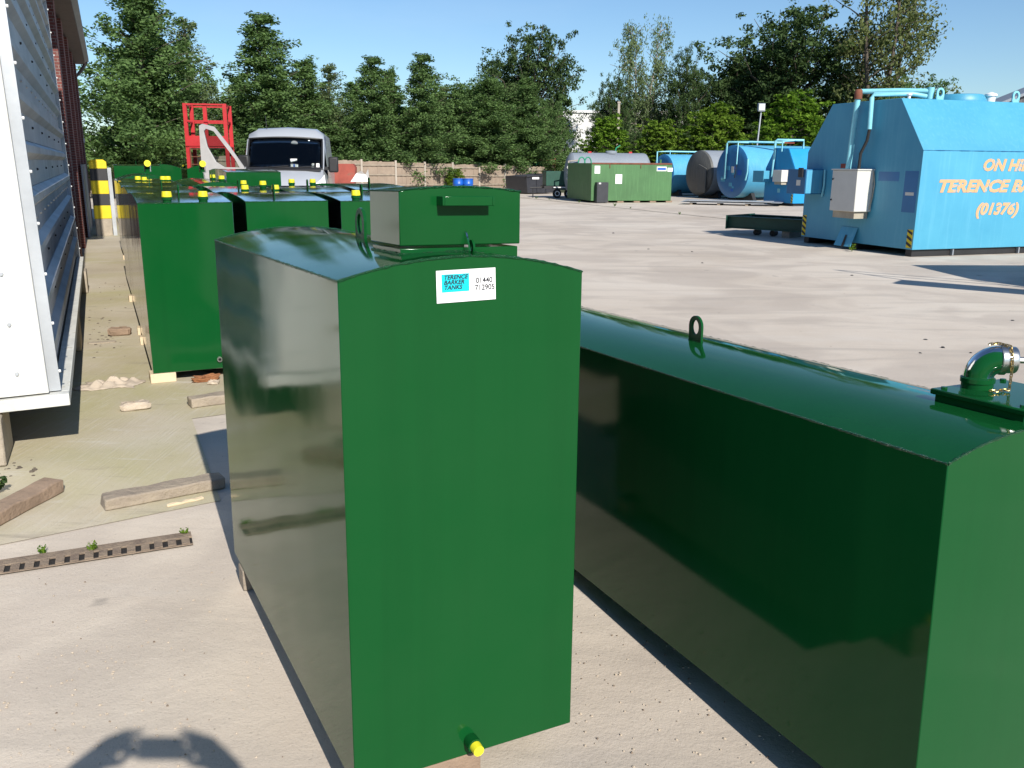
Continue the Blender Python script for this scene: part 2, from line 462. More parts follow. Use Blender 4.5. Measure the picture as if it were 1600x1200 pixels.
MT['chrome'] = pmat('zinc_plated_steel', (.62, .62, .60), rough=.32, metal=1.0, var=.15)
MT['brass'] = pmat('brass_chain', (.48, .34, .12), rough=.35, metal=.9, var=.3, scale=30)
MT['hazard_yellow'] = pmat('hazard_yellow_paint', (.72, .55, .01), rough=.5, var=.1)
MT['hazard_black'] = pmat('hazard_black_paint', (.03, .03, .032), rough=.6)
MT['orange_text'] = pmat('faded_orange_stencil_paint', (.80, .38, .15), rough=.6, scale=7, c2=(.66, .37, .21), spots=((.13, .38, .52), 7, .55))
MT['black_text'] = pmat('black_ink', (.01, .012, .02), rough=.6)
MT['grey_text'] = pmat('grey_ink', (.45, .40, .42), rough=.6)
MT['cyan_print'] = pmat('cyan_ink', (.0, .56, .66), rough=.4, var=.02)
MT['fence_wood'] = pmat('silvered_fence_board', (.32, .25, .19), rough=.9, var=.25, scale=2.0, streak=((.26, .19, .15), .6), bump=.3)
MT['post'] = pmat('fence_post_concrete', (.42, .37, .31), rough=.9)
MT['soil'] = pmat('grass_and_soil', (.10, .11, .045), rough=1.0, var=.4, scale=.6)
MT['bark'] = pmat('grey_brown_bark', (.13, .105, .08), rough=.95, var=.4, scale=6, bump=.6, bscale=14)
MT['bark_pale'] = pmat('pale_bark', (.34, .30, .25), rough=.9, var=.4, scale=6)
MT['leaf_alder'] = leafmat('mid_green_leaves', (.030, .062, .024), (.165, .262, .092))
MT['leaf_dark'] = leafmat('dark_green_leaves', (.020, .044, .018), (.095, .145, .055), .3)
MT['leaf_grey'] = leafmat('grey_green_leaves', (.052, .084, .038), (.22, .285, .135))
MT['leaf_ash'] = leafmat('thin_olive_leaves', (.050, .070, .028), (.20, .23, .095))
MT['leaf_chest'] = leafmat('bright_green_leaves', (.035, .090, .012), (.19, .31, .040), .4)
MT['leaf_lime'] = leafmat('yellow_green_leaves', (.042, .098, .014), (.20, .295, .045), .4)
MT['skin'] = pmat('skin', (.55, .34, .25), rough=.5)
MT['shirt'] = pmat('navy_cotton', (.03, .05, .12), rough=.9)
MT['trousers'] = pmat('dark_denim', (.03, .04, .07), rough=.9)
MT['hair'] = pmat('brown_hair', (.05, .03, .02), rough=.7)
MT['paper'] = pmat('cream_sacking', (.50, .42, .33), rough=.95, var=.25, scale=6)
MT['stone'] = pmat('pale_broken_stone', (.54, .45, .35), rough=.95, var=.25, scale=9, bump=.6)
MT['rust_orange'] = pmat('orange_rust_flake', (.36, .15, .06), rough=.95, var=.5, scale=20, bump=.8, bscale=40)
MT['cladding'] = pmat('white_wall_cladding', (.74, .74, .72), rough=.6)
MT['grey_wood'] = pmat('grey_shed_boards', (.12, .12, .13), rough=.9, var=.4, scale=5, streak=((.22, .22, .23), .6))
MT['joint'] = pmat('dirty_joint_filler', (.10, .085, .06), rough=1.0, var=.5, scale=20, c2=(.20, .17, .12))
MT['fascia'] = pmat('brown_fascia', (.15, .125, .12), rough=.7)

def glass_mat():
    m, n, l, b = newmat('van_glass')
    n.remove(b)
    tr = n.new('ShaderNodeBsdfTransparent'); tr.inputs['Color'].default_value = (.72, .78, .78, 1)
    gl = n.new('ShaderNodeBsdfGlossy'); gl.inputs['Roughness'].default_value = .02
    fr = n.new('ShaderNodeFresnel'); fr.inputs['IOR'].default_value = 1.5
    ms = n.new('ShaderNodeMixShader')
    l.new(fr.outputs[0], ms.inputs[0]); l.new(tr.outputs[0], ms.inputs[1]); l.new(gl.outputs[0], ms.inputs[2]); l.new(ms.outputs[0], n['Material Output'].inputs['Surface'])
    return m
MT['glass'] = glass_mat()

# ------------------------------------------------------------------ the setting
def sheet(name, pts, z, mat):
    return tag(MB().add([(x, y, z) for x, y in pts], [tuple(range(len(pts)))]).build(name, mat), kind='structure')

sheet('ground', [(-2500, -2500), (2500, -2500), (2500, 2500), (-2500, 2500)], -.05, MT['soil'])
sheet('yard', [(-45, -30), (70, -30), (70, 62), (-45, 50)], 0.0, MT['concrete'])
# old slab beside the sheds, its edge seen at the drain
def uv25(w, l):          # yard grid turned 25 degrees: w across, l along the tank rows
    a = R(25)
    return Vector((w * math.cos(a) - l * math.sin(a), w * math.sin(a) + l * math.cos(a), 0))
slab_edge = [G(-260, 905), G(345, 783), G(300, 655), G(352, 648)]
pA = [tuple(uv25(1.3, 30))[:2], tuple(uv25(-9, 30))[:2], (-8, 2.6)] + [tuple(p)[:2] for p in slab_edge] + [tuple(uv25(1.3, 7.0))[:2]]
sheet('old_slab', pA, .004, MT['old_slab'])

def strip(name, a, b, wd, z, mat, seed=0, kind='structure'):
    a, b = Vector(a), Vector(b)
    d = (b - a); L = d.length; d.normalize(); p = Vector((-d.y, d.x, 0))
    r2 = random.Random(seed); n = max(4, int(L / .25)); vs, fs = [], []
    for i in range(n + 1):
        q = a + d * (L * i / n); h = wd * (.5 + .5 * r2.random()); j = p * (r2.random() - .5) * wd * .5
        vs += [(q + j - p * h).to_tuple()[:2] + (z,), (q + j + p * h).to_tuple()[:2] + (z,)]
    for i in range(n): fs.append((2 * i, 2 * i + 1, 2 * i + 3, 2 * i + 2))
    return tag(MB().add(vs, fs).build(name, mat), kind=kind)
strip('yard_joint', G(795, 307), G(1260, 355), .07, .004, MT['joint'], 1)

# ------------------------------------------------------------------ foliage builders
def leaf_cloud(centres, radii, counts, size, rs, up=.5, flat=.75):
    """quads scattered in clumps; returns verts, faces"""
    P = np.repeat(centres, counts, axis=0)
    Rr = np.repeat(radii, counts)
    n = len(P)
    d = rs.normal(size=(n, 3)); d /= np.linalg.norm(d, axis=1)[:, None]
    rad = rs.random(n) ** .5
    off = d * (rad * Rr)[:, None]; off[:, 2] *= flat
    P = P + off
    nrm = rs.normal(size=(n, 3)) * .75 + d * .55; nrm[:, 2] += up
    nrm /= np.linalg.norm(nrm, axis=1)[:, None]
    t = np.cross(nrm, rs.normal(size=(n, 3))); t /= np.linalg.norm(t, axis=1)[:, None] + 1e-9
    b = np.cross(nrm, t)
    s = size * (.6 + .8 * rs.random(n))[:, None]
    v = np.empty((n, 4, 3))
    v[:, 0] = P - t * s; v[:, 1] = P + b * s * .5 + nrm * s * .12; v[:, 2] = P + t * s; v[:, 3] = P - b * s * .5 + nrm * s * .12
    return v.reshape(-1, 3)

def quads_mesh(name, v, mat):
    n = len(v) // 4
    me = bpy.data.meshes.new(name)
    me.vertices.add(len(v)); me.vertices.foreach_set('co', v.astype(np.float32).ravel())
    me.loops.add(n * 4); me.loops.foreach_set('vertex_index', np.arange(n * 4, dtype=np.int32))
    me.polygons.add(n); me.polygons.foreach_set('loop_start', np.arange(0, n * 4, 4, dtype=np.int32))
    me.update(); me.validate()
    me.materials.append(mat)
    return me

def limb_pts(p0, d, L, droop, rs, k=5):
    pts = [np.array(p0, float)]
    d = np.array(d, float); d /= np.linalg.norm(d)
    for i in range(k):
        d = d + rs.normal(size=3) * .10; d[2] -= droop / k; d /= np.linalg.norm(d)
        pts.append(pts[-1] + d * L / k)
    return pts

def tree_data(kind, seed):
    """unit species tree about 10 m high: returns (crown mesh verts, wood MB)"""
    rs = np.random.RandomState(seed)
    wood = MB(); C, Rd, N = [], [], []
    H = 10.0
    if kind in ('alder', 'alder_thin'):
        lead = [np.array([0, 0, 0.])]
        for i in range(12): lead.append(lead[-1] + np.array([rs.normal() * .06, rs.normal() * .06, H / 12]))
        wood.tube(lead, [.16 * (1 - i / 13) + .012 for i in range(13)], 7)
        nl = 110 if kind == 'alder' else 85
        for i in range(nl):
            f = .05 + .93 * (i / nl) ** .9
            p = lead[min(int(f * 12), 11)] * (1 - (f * 12) % 1) + lead[min(int(f * 12) + 1, 12)] * ((f * 12) % 1)
            L = (2.75 * (1 - f) ** .78 + .13) * (.55 + .6 * rs.random())
            a = rs.random() * 6.283
            pts = limb_pts(p, (math.cos(a), math.sin(a), .55 + .9 * f), L, .30 + .45 * rs.random(), rs)
            wood.tube(pts, [.035 * (1 - f) + .008] * 2 + [.012] * 4, 4, False)
            nc = max(2, int(L * 3.2))
            for k in range(nc):
                q = (k + .6) / nc * 5; j = min(int(q), 4); c = pts[j] * (1 - (q - j)) + pts[j + 1] * (q - j)
                C.append(c + rs.normal(size=3) * .16); Rd.append((.24 + .24 * rs.random()) * (1.15 - .45 * f)); N.append(int((100 if kind == 'alder' else 64) * (1.1 - .5 * f)))
        size, up, flat = .066, .28, .95
    elif kind in ('round', 'round2'):
        wood.tube([(0, 0, 0), (.1, 0, 2.0), (.05, .1, 4.0), (0, 0, 6.5)], [.34, .27, .2, .06], 8)
        n = 62
        for i in range(n):
            z = -1 + 2 * (i + .5) / n; a = i * 2.39996 + rs.random() * .5
            rr = math.sqrt(1 - z * z)
            lump = .72 + .42 * rs.random()
            e = np.array([math.cos(a) * rr * 3.6 * lump, math.sin(a) * rr * 3.6 * lump, 5.6 + z * 4.2 * lump])
            p0 = np.array([0, 0, max(1.2, min(6.2, 1.4 + .55 * e[2]) - 1.0)])
            pts = [p0 + (e - p0) * t + rs.normal(size=3) * .12 * (t > 0) for t in np.linspace(0, 1, 6)]
            wood.tube(pts, [.09, .075, .055, .04, .025, .012], 5, False)
            for k in range(13):
                t = .42 + .6 * rs.random()
                C.append(p0 + (e - p0) * t + rs.normal(size=3) * .42); Rd.append(.28 + .30 * rs.random()); N.append(48)
        size, up, flat = .095, .4, .7
    elif kind == 'sparse':
        for s in range(4):
            a0 = s * 1.57 + rs.random()
            st = [np.array([math.cos(a0) * .3, math.sin(a0) * .3, 0.])]
            d = np.array([math.cos(a0) * .16, math.sin(a0) * .16, 1.0])
            for i in range(10):
                d = d + rs.normal(size=3) * .05; st.append(st[-1] + d / np.linalg.norm(d) * (.98 - .1 * s))
            wood.tube(st, [.15 * (1 - i / 11) + .012 for i in range(11)], 6)
            for i in range(30):
                f = .22 + .78 * i / 30; q = f * 10; j = min(int(q), 9); p = st[j] * (1 - (q - j)) + st[j + 1] * (q - j)
                a = rs.random() * 6.283; L = (2.6 * (1 - f) ** .5 + .45) * (.5 + .6 * rs.random())
                pts = limb_pts(p, (math.cos(a) + math.cos(a0) * .5, math.sin(a) + math.sin(a0) * .5, .65), L * 1.15, .35, rs)
                wood.tube(pts, [.035, .03, .022, .016, .012, .008], 4, False)
                for k in range(7):
                    q2 = 1.2 + 3.7 * rs.random(); j2 = min(int(q2), 4); c = pts[j2] * (1 - (q2 - j2)) + pts[j2 + 1] * (q2 - j2)
                    C.append(c + rs.normal(size=3) * .26); Rd.append(.22 + .25 * rs.random()); N.append(17)
        size, up, flat = .085, .2, .9
    else:   # chestnut: big drooping leaf fans in tiers
        wood.tube([(0, 0, 0), (.05, .05, 2.5), (0, 0, 5.5), (0, 0, 8.2)], [.2, .17, .11, .03], 7)
        for i in range(80):
            z = -.95 + 1.93 * (i + .5) / 80; a = i * 2.39996 + rs.random() * .6
            rr = math.sqrt(1 - z * z) * (1 if z < 0 else 1 - .25 * z)
            lump = .78 + .34 * rs.random()
            e = np.array([math.cos(a) * rr * 3.3 * lump, math.sin(a) * rr * 3.3 * lump, 5.0 + z * 4.7 * lump])
            p0 = np.array([0, 0, max(.8, min(7.5, e[2] - 1.2))])
            pts = [p0 + (e - p0) * t + np.array([0, 0, -.25 * math.sin(t * 2.5)]) for t in np.linspace(0, 1, 5)]
            wood.tube(pts, [.06, .05, .035, .02, .01], 4, False)
            for k in range(9):
                t = .5 + .52 * rs.random()
                C.append(p0 + (e - p0) * t + rs.normal(size=3) * .32); Rd.append(.26 + .2 * rs.random()); N.append(22)
        size, up, flat = .17, .75, .45
    v = leaf_cloud(np.array(C), np.array(Rd), np.array(N), size, rs, up, flat)
    return v, wood

TREE = {}
def proto(key, kind, seed, leaf, bark):
    v, wood = tree_data(kind, seed)
    me = quads_mesh(key + '_crown', v, MT[leaf])
    wm = bpy.data.meshes.new(key + '_trunk'); wm.from_pydata(wood.v, [], wood.f); wm.shade_smooth(); wm.materials.append(MT[bark])
    zt = np.percentile(v[:, 2], 99.8); rr = np.percentile(np.hypot(v[:, 0], v[:, 1]), 97)
    TREE[key] = (me, wm, zt, rr)
proto('a1', 'alder', 1, 'leaf_alder', 'bark'); proto('a2', 'alder', 2, 'leaf_alder', 'bark'); proto('a3', 'alder_thin', 3, 'leaf_grey', 'bark')
proto('r1', 'round', 4, 'leaf_dark', 'bark'); proto('r2', 'round2', 5, 'leaf_dark', 'bark'); proto('r3', 'round', 9, 'leaf_alder', 'bark')
proto('s1', 'sparse', 6, 'leaf_ash', 'bark'); proto('s2', 'sparse', 7, 'leaf_grey', 'bark_pale')
proto('c1', 'chestnut', 8, 'leaf_chest', 'bark'); proto('c2', 'chestnut', 10, 'leaf_lime', 'bark')

def plant(key, px, ytop, hw, Y, label, name='tree', cat='tree', group=None, drop=0.0):
    """a tree whose tip shows at (px, ytop) when it stands Y metres off; hw is its half width in photo pixels"""
    me, wm, zt, rr = TREE[key]
    tip = AT(px, ytop, Y)
    t = empty(name, (tip.x, Y, -.05 - drop), rng.random() * 6.28, label, cat, group)
    sz = (tip.z + drop) / zt; sr = (hw / FPX * Y) / rr
    for nm, m in (('trunk', wm), ('crown', me)):
        o = bpy.data.objects.new(nm, m); col.objects.link(o); o.parent = t
        o.scale = (sr, sr, sz)
    return t

HEDGE = 'trees in the row behind the board fence'
for a in [
    ('a1', 178, -70, 95, 41, 'tallest feathery green tree right beside the brick building corner'),
    ('a2', 232, -15, 80, 44, 'feathery green tree just left of the red steel platform'),
    ('a3', 293, 28, 62, 50, 'slim pointed grey-green tree standing behind the red steel platform'),
    ('a1', 385, 24, 82, 50, 'tall pointed green tree rising above the red platform and van door'),
    ('a2', 465, 92, 66, 52, 'pointed green tree directly above the silver van roof'),
    ('a3', 508, 100, 52, 54, 'slim grey-green tree just right of the silver van'),
    ('a1', 566, 90, 58, 53, 'pointed green tree above the left end of the tall tank lid'),
    ('a2', 600, 108, 45, 56, 'narrow green tree squeezed between two taller pointed trees'),
    ('a1', 646, 86, 56, 53, 'pointed green tree above the handle of the tall tank lid'),
    ('a3', 690, 135, 45, 57, 'low light-topped tree in the gap left of the big dark tree'),
    ('r3', 722, 118, 66, 58, 'bushy light green tree at the left foot of the big dark tree'),
    ('a2', 772, 122, 62, 56, 'feathery light green tree in front of the big dark tree'),
    ('a1', 826, 120, 50, 57, 'feathery green tree in front of the dark tree, over the black skip'),
    ('r3', 858, 152, 34, 60, 'bushy green tree left of the white building gap'),
]:
    a = list(a); a[3] = a[3] * (1.20 if a[0][0] == 'a' else 1.15)
    plant(*a, group=HEDGE)
LOWL = ['low leafy tree behind the far left tanks', 'low leafy tree behind the red platform legs', 'low leafy tree behind the open van door', 'low leafy tree behind the van roof', 'low leafy tree just right of the van mirror', 'low leafy tree above the rusty red bin', 'low leafy tree over the fence left of the tall tank lid', 'low leafy tree over the fence above the lid hasp', 'low leafy tree over the fence above the blue drums']
for i, lab in enumerate(LOWL):
    plant('r3' if i % 3 == 1 else 'a2', 222 + 64 * i + (i * 29) % 23, 112 + (i * 41) % 38, 68, 56 + (i % 3) * 2, lab, group=HEDGE)
RB = 'trees behind the blue tanks'
for a in [
    ('r1', 832, 40, 74, 78, 'big dark rounded tree with a spiky top left of the white building'),
    ('r2', 790, 92, 60, 80, 'dark rounded tree half hidden behind feathery light green trees'),
    ('s2', 1004, 20, 62, 84, 'tall thin see-through grey-green tree against open sky'),
    ('r1', 957, 118, 34, 76, 'dark bushy tree at the foot of the tall thin see-through tree'),
    ('r2', 1075, 72, 36, 80, 'dark narrow tree standing alone right of the thin see-through tree'),
    ('r1', 1015, 150, 62, 88, 'dark low tree behind the concrete pole'),
    ('r2', 1140, 90, 55, 82, 'dark tree at the left foot of the largest dark tree'),
    ('r1', 1248, 2, 112, 80, 'largest dark tree left of the big airy tree'),
    ('r2', 1195, 62, 75, 84, 'dark tree with a knobbly outline behind the floodlight pole'),
    ('s1', 1395, -85, 112, 74, 'big airy tree with bare limbs showing above the octagonal tank'),
    ('r2', 1340, 112, 62, 86, 'dark tree low behind the pipework of the big blue tank'),
    ('r3', 1440, 118, 62, 66, 'low bushy tree just behind the roof of the big blue tank'),
    ('c1', 950, 178, 42, 60, 'bright green broad-leaved tree left of the concrete pole'),
    ('c2', 1032, 186, 42, 60, 'yellow-green young tree between the concrete pole and blue tanks'),
    ('c2', 1118, 160, 56, 60, 'largest yellow-green tree above the brown cylinder tank'),
    ('c1', 1242, 140, 62, 54, 'bright green broad-leaved tree right of the floodlight pole'),
    ('r1', 985, 205, 50, 66, 'dark shrub behind the grey cylinder tank'),
    ('r2', 1180, 195, 55, 70, 'dark shrub behind the floodlight pole foot'),
    ('r2', 1075, 205, 50, 70, 'dark shrub between the two yellow-green trees'),
]:
    plant(*a, group=RB)

# ------------------------------------------------------------------ fence
def fence():
    # bays run from the left, behind the tanks, to the skips
    pts = [(-26.0, 41.0, 2.35), (-6.6, 50.5, 1.78), (2.5, 57.0, 1.55)]
    f = empty('board_fence', (-26, 41, 0), 0, 'weathered close-board fence with concrete posts under the tree row', 'fence')
    P = []
    for (x0, y0, h0), (x1, y1, h1) in zip(pts, pts[1:]):
        n = int(math.hypot(x1 - x0, y1 - y0) / 1.83)
        for i in range(n): t = i / n; P.append((x0 + (x1 - x0) * t, y0 + (y1 - y0) * t, h0 + (h1 - h0) * t))
    P.append(pts[-1])
    for i, (x, y, h) in enumerate(P):
        d = Vector((P[min(i + 1, len(P) - 1)][0] - P[max(i - 1, 0)][0], P[min(i + 1, len(P) - 1)][1] - P[max(i - 1, 0)][1], 0)).normalized()
        rot = Matrix.Rotation(math.atan2(d.y, d.x), 3, 'Z')
        MB().obox((x + 26, y - 41, (h + .06) / 2), (.11, .12, h + .06), rot).build('post', MT['post'], f)
        if i == len(P) - 1: break
        x1, y1, h1 = P[i + 1]
        a, b = Vector((x + 26, y - 41, 0)), Vector((x1 + 26, y1 - 41, 0)); d = (b - a); L = d.length; d.normalize(); nn = Vector((d.y, -d.x, 0))
        rot = Matrix.Rotation(math.atan2(d.y, d.x), 3, 'Z')
        mb = MB(); k = int(L / .125)
        for j in range(k):
            c = a + d * (L * (j + .5) / k) + nn * (.012 * (j % 2) + rng.uniform(-.004, .004)); hh = h - .05 + rng.uniform(-.03, .015)
            mb.obox((c.x, c.y, .15 + (hh - .15) / 2), (.135, .014, hh - .15), rot)
        mb.build('panel', MT['fence_wood'], f)
        for z in (.5, h * .5 + .15, h - .25):
            c = a + d * (L / 2) + nn * .05
            MB().obox((c.x, c.y, z), (L - .1, .05, .08), rot).build('rail', MT['old_wood'], f)
        c = a + d * (L / 2)
        MB().obox((c.x, c.y, .075), (L - .1, .05, .15), rot).build('gravel_board', MT['post'], f)
fence()

# ------------------------------------------------------------------ buildings
def frame25(w, l, deg=25.0):
    return uv25(w, l), R(deg)

def brick_building():
    # wall face runs along y in local axes, piers proud of it; far corner seen beside the striped post
    far = Vector((-12.47, 26.0, 0)); a = R(24.2)
    o = empty('brick_building', far, a, 'red brick building with piers and brown eaves behind the ribbed container', 'building')
    MB().box(-9, 0, -13.3, 0, 0, 4.45).build('wall', MT['brick'], o)
    for y in (-.35, -3.2, -6.05, -8.9, -11.8):
        MB().box(.003, .16, y - .34, y + .34, 0, 4.30).build('pier', MT['brick'], o)
    MB().prism([(.40, 4.36), (.40, 4.66), (.25, 4.74), (-9.2, 5.9), (-9.2, 4.46), (.003, 4.46), (.003, 4.36)], 'y', -13.5, .28).build('roof', MT['fascia'], o)
    MB().prism([(.405, 4.40), (.50, 4.44), (.50, 4.54), (.405, 4.54)], 'y', -13.5, .30).build('gutter', MT['grey_tank'], o)
    MB().tube([(.44, .12, 4.42), (.26, .12, 4.15), (.12, .12, 4.0), (.12, .12, 0.05)], .045, 8).build('downpipe', MT['fascia'], o)
    MB().box(.164, .20, -6.6, -2.9, 0.02, 1.62).build('kick_panel', MT['grey_tank'], o)
    MB().box(.165, .19, -.52, -.36, 2.2, 2.32).build('vent', MT['white'], o)
brick_building()

def white_building():
    p = AT(905, 176, 95)
    o = empty('white_building', (p.x - 6, 95, 0), R(4), 'white clad industrial building glimpsed through the trees', 'building')
    MB().box(0, 26, 0, 14, 0, 6.9).build('wall', MT['cladding'], o)
    MB().prism([(-.2, 6.9), (26.2, 6.9), (26.2, 7.05), (13, 7.25), (-.2, 7.05)], 'y', -.15, 14.2).build('roof', MT['cladding'], o)
    for x in (4.3, 9.0, 14.0, 20.0):
        w = MB().box(x, x + .7, -.06, -.003, 4.6, 5.6).build('window', MT['black_plastic'], o)
        MB().box(x - .1, x + .8, -.10, -.062, 4.5, 4.6).build('sill', MT['white'], w)
white_building()

def timber_shed():
    p = AT(1572, 168, 46)
    o = empty('timber_shed', (p.x, 46, 0), R(-14), 'grey boarded gable shed peeping over the big blue tank', 'shed')
    for i in range(14):
        x = i * .42
        top = 4.85 + min(x, 5.9 - x) * .42
        MB().prism([(x, 0), (x + .41, 0), (x + .41, 4.85 + min(x + .41, 5.9 - x - .41) * .42), (x, top)], 'y', rng.uniform(-.01, .01), .06).build('board', MT['grey_wood'], o)
    MB().prism([(-.3, 4.72), (2.95, 6.10), (6.2, 4.72), (6.2, 4.86), (2.95, 6.26), (-.3, 4.86)], 'y', -.25, 7).build('roof', MT['grey_tank'], o)
    MB().box(.02, 5.88, .07, 6.8, 0, 4.7).build('wall', MT['grey_wood'], o)
timber_shed()

# ------------------------------------------------------------------ ribbed container
def container():
    c0 = Vector((-2.69, 4.95, 0)); a = R(24.9)
    o = empty('ribbed_container', c0, a, 'white fronted container with ribbed galvanised side at the left edge', 'container')
    L, Hh, zb, Wd = 8.25, 4.35, .34, 2.9
    # side: every sheet with a proud trapezoid rib (local x = out of the wall)
    pitch = .285; nrib = int((Hh - .1) / pitch)
    for k in range(nrib):
        z0 = zb + .06 + k * pitch
        lap = .006 if k % 2 else 0.0
        prof = [(-.03, z0), (.004 + lap, z0), (.006 + lap, z0 + .165), (.052 + lap, z0 + .205), (.052 + lap, z0 + .248), (.006 + lap, z0 + .283), (-.03, z0 + .283)]
        s = MB().prism(prof, 'y', .07, L - .03).build('side_sheet', MT['galv'], o)
        bolts = MB()
        for y in ([.2 + .55 * j for j in range(15)] if k % 3 == 0 else [.45 + 1.3 * j for j in range(6)]):
            bolts.cyl((.006 + lap, y, z0 + .1), (.018 + lap, y, z0 + .1), .011, .008, 6)
        bolts.build('bolt', MT['chrome'] if k % 3 == 0 else MT['black_steel'], s)
        MB().cyl((.0585, .049, z0 + .1), (.070, .049, z0 + .1), .010, .008, 6).build('bolt', MT['white'], s)
        MB().cyl((.060, L, z0 + .1), (.072, L, z0 + .1), .011, .009, 6).build('bolt', MT['white'], s)
    MB().box(-.05, .058, .030, .068, zb + .047, zb + Hh).build('corner_post', MT['galv'], o)
    MB().box(-.05, .058, L - .028, L + .03, zb + .03, zb + Hh).build('corner_post', MT['galv'], o)
    # front
    f = MB().box(-Wd, -.30, .01, .06, zb + .05, zb + Hh).build('front_panel', MT['white_panel'], o)
    MB().box(-.298, -.002, -.022, .058, zb + .05, zb + Hh).build('front_edge_plate', MT['white_panel'], o, bevel=.005)
    for i, z in enumerate([zb + .30 + .34 * k for k in range(12)]):
        MB().box(-1.6, -.36, -.006, .008, z, z + .035).build('slot_strip', MT['old_wood'], o)
    bl = MB()
    for k in range(14): bl.cyl((-.15, -.022, zb + .18 + .285 * k), (-.15, -.034, zb + .18 + .285 * k), .012, .009, 6)
    bl.build('bolt', MT['galv'], f)
    # floor frame
    fl = MB(); fl.box(-Wd - .03, .10, -.05, .04, zb - .03, zb + .040); fl.build('base_rail', MT['flange'], o, bevel=.004)
    MB().box(.012, .10, .043, L + .04, zb - .03, zb + .040).build('base_rail', MT['flange'], o, bevel=.004)
    MB().box(-Wd, .005, .045, L, zb - .03, zb + .04).build('floor', MT['old_wood'], o)
    MB().box(-Wd, -.06, .07, L, zb + Hh - .02, zb + Hh + .03).build('roof', MT['galv'], o)
    MB().box(-Wd - .02, -Wd, .06, L, zb + .04, zb + Hh).build('far_side', MT['galv'], o)
    MB().box(-Wd, -.05, L - .02, L + .01, zb + .04, zb + Hh).build('rear_panel', MT['galv'], o)
    o.rotation_euler = (0, R(-1.1), a)
    return o
container()
for k, (w, l, lab) in enumerate([(-.62, .10, 'cast concrete block under the near corner of the ribbed container'), (-.30, 3.4, 'cast concrete block under the middle of the ribbed container'), (-.30, 7.4, 'cast concrete block under the far end of the ribbed container')]):
    q = Vector((-2.64, 4.96, 0)) + Matrix.Rotation(R(24.4), 3, 'Z') @ Vector((w, l, 0))
    tag(MB().obox((0, 0, .145), (.62, .42, .286), Matrix.Rotation(R(24.4), 3, 'Z')).build('support_block', MT['block'], None, bevel=.012), lab, 'block', 'blocks carrying the ribbed container').location = (q.x, q.y, .004)

# ------------------------------------------------------------------ oil tanks
def bead(mb, pts, r, seed, n=5, step=.012):
    r2 = random.Random(seed)
    P = [Vector(p) for p in pts]; out = []
    for a, b in zip(P, P[1:]):
        k = max(1, int((b - a).length / step)); out += [a.lerp(b, i / k) for i in range(k)]
    out.append(P[-1])
    mb.tube(out, [r * (.55 + .8 * r2.random()) for _ in out], n)

def eye_plate(mb, c, h, w, th, along='x', n=20):
    """lifting eye standing on c, plate in the plane of `along` and z"""
    r = w / 2; out, inn = [], []
    for i in range(n):
        a = 2 * math.pi * i / n
        x, z = math.cos(a) * r * .86, math.sin(a) * r * .86 + h - r * .86
        if math.sin(a) < -.2:
            x = (1 if math.cos(a) > 0 else -1) * r * (.75 + .25 * abs(math.sin(a))) if abs(math.cos(a)) > .3 else math.cos(a) * r * 2.2; z = -.004
        out.append((x, z)); inn.append((math.cos(a) * r * .47, math.sin(a) * r * .60 + h - r * .95))
    c = Vector(c)
    if along == 'x': tf = lambda a, b, t: c + Vector((a, t - th / 2, b))
    else: tf = lambda a, b, t: c + Vector((t - th / 2, a, b))
    mb.ring(out, inn, tf, th)

def make_crowned(t, W, L, H, crown, mat, seed=0):
    prof = arc_profile(L, H, crown)
    MB().prism(prof, 'x', 0, W).build('shell', mat, t, bevel=.0025, segs=2)
    for y in (0.0, L):
        mb = MB(); bead(mb, [(0, y, H), (W, y, H)], .0040, seed + int(y * 10)); mb.build('weld_seam', MT['weld'], t, smooth=60)
    for x in (0.0, W):
        mb = MB(); bead(mb, [(x, p[0], p[1]) for p in prof if p[1] >= H - 1e-6], .0034, seed + 3 + int(x * 10), step=.02); mb.build('weld_seam', MT['weld'], t, smooth=60)

def make_shell(t, W, L, H, rise, mat, seed=0, weld=True):
    prof = arc_profile(W, H, rise)
    MB().prism(prof, 'y', 0, L).build('shell', mat, t, bevel=.0025, segs=2)
    if weld:
        top = [p for p in prof if p[1] >= H - 1e-6]
        for y in (0.0, L):
            mb = MB(); bead(mb, [(x, y, z) for x, z in top], .0032, seed + int(y * 10)); mb.build('weld_seam', MT['weld'], t, smooth=60)
        for x in (0, W):
            mb = MB(); bead(mb, [(x, 0, H), (x, L, H)], .0036, seed + 5 + int(x * 10)); mb.build('weld_seam', MT['weld'], t, smooth=60)

def filler(t, x, y, z, r=.036, tall=.035, cap=.045, mat='green'):
    MB().lathe([(r * .92, -.004), (r * .92, tall * .3), (r * 1.08, tall * .35), (r * 1.08, tall * .8), (r * .9, tall)], (x, y, z), 14).build('filler_neck', MT[mat], t, smooth=40)
    MB().lathe([(r * 1.04, tall), (r * 1.06, tall + cap * .15), (r * .93, tall + cap * .95), (r * .86, tall + cap), (0.004, tall + cap)], (x, y, z), 14).build('filler_cap', MT['yellow_cap'], t, smooth=40)

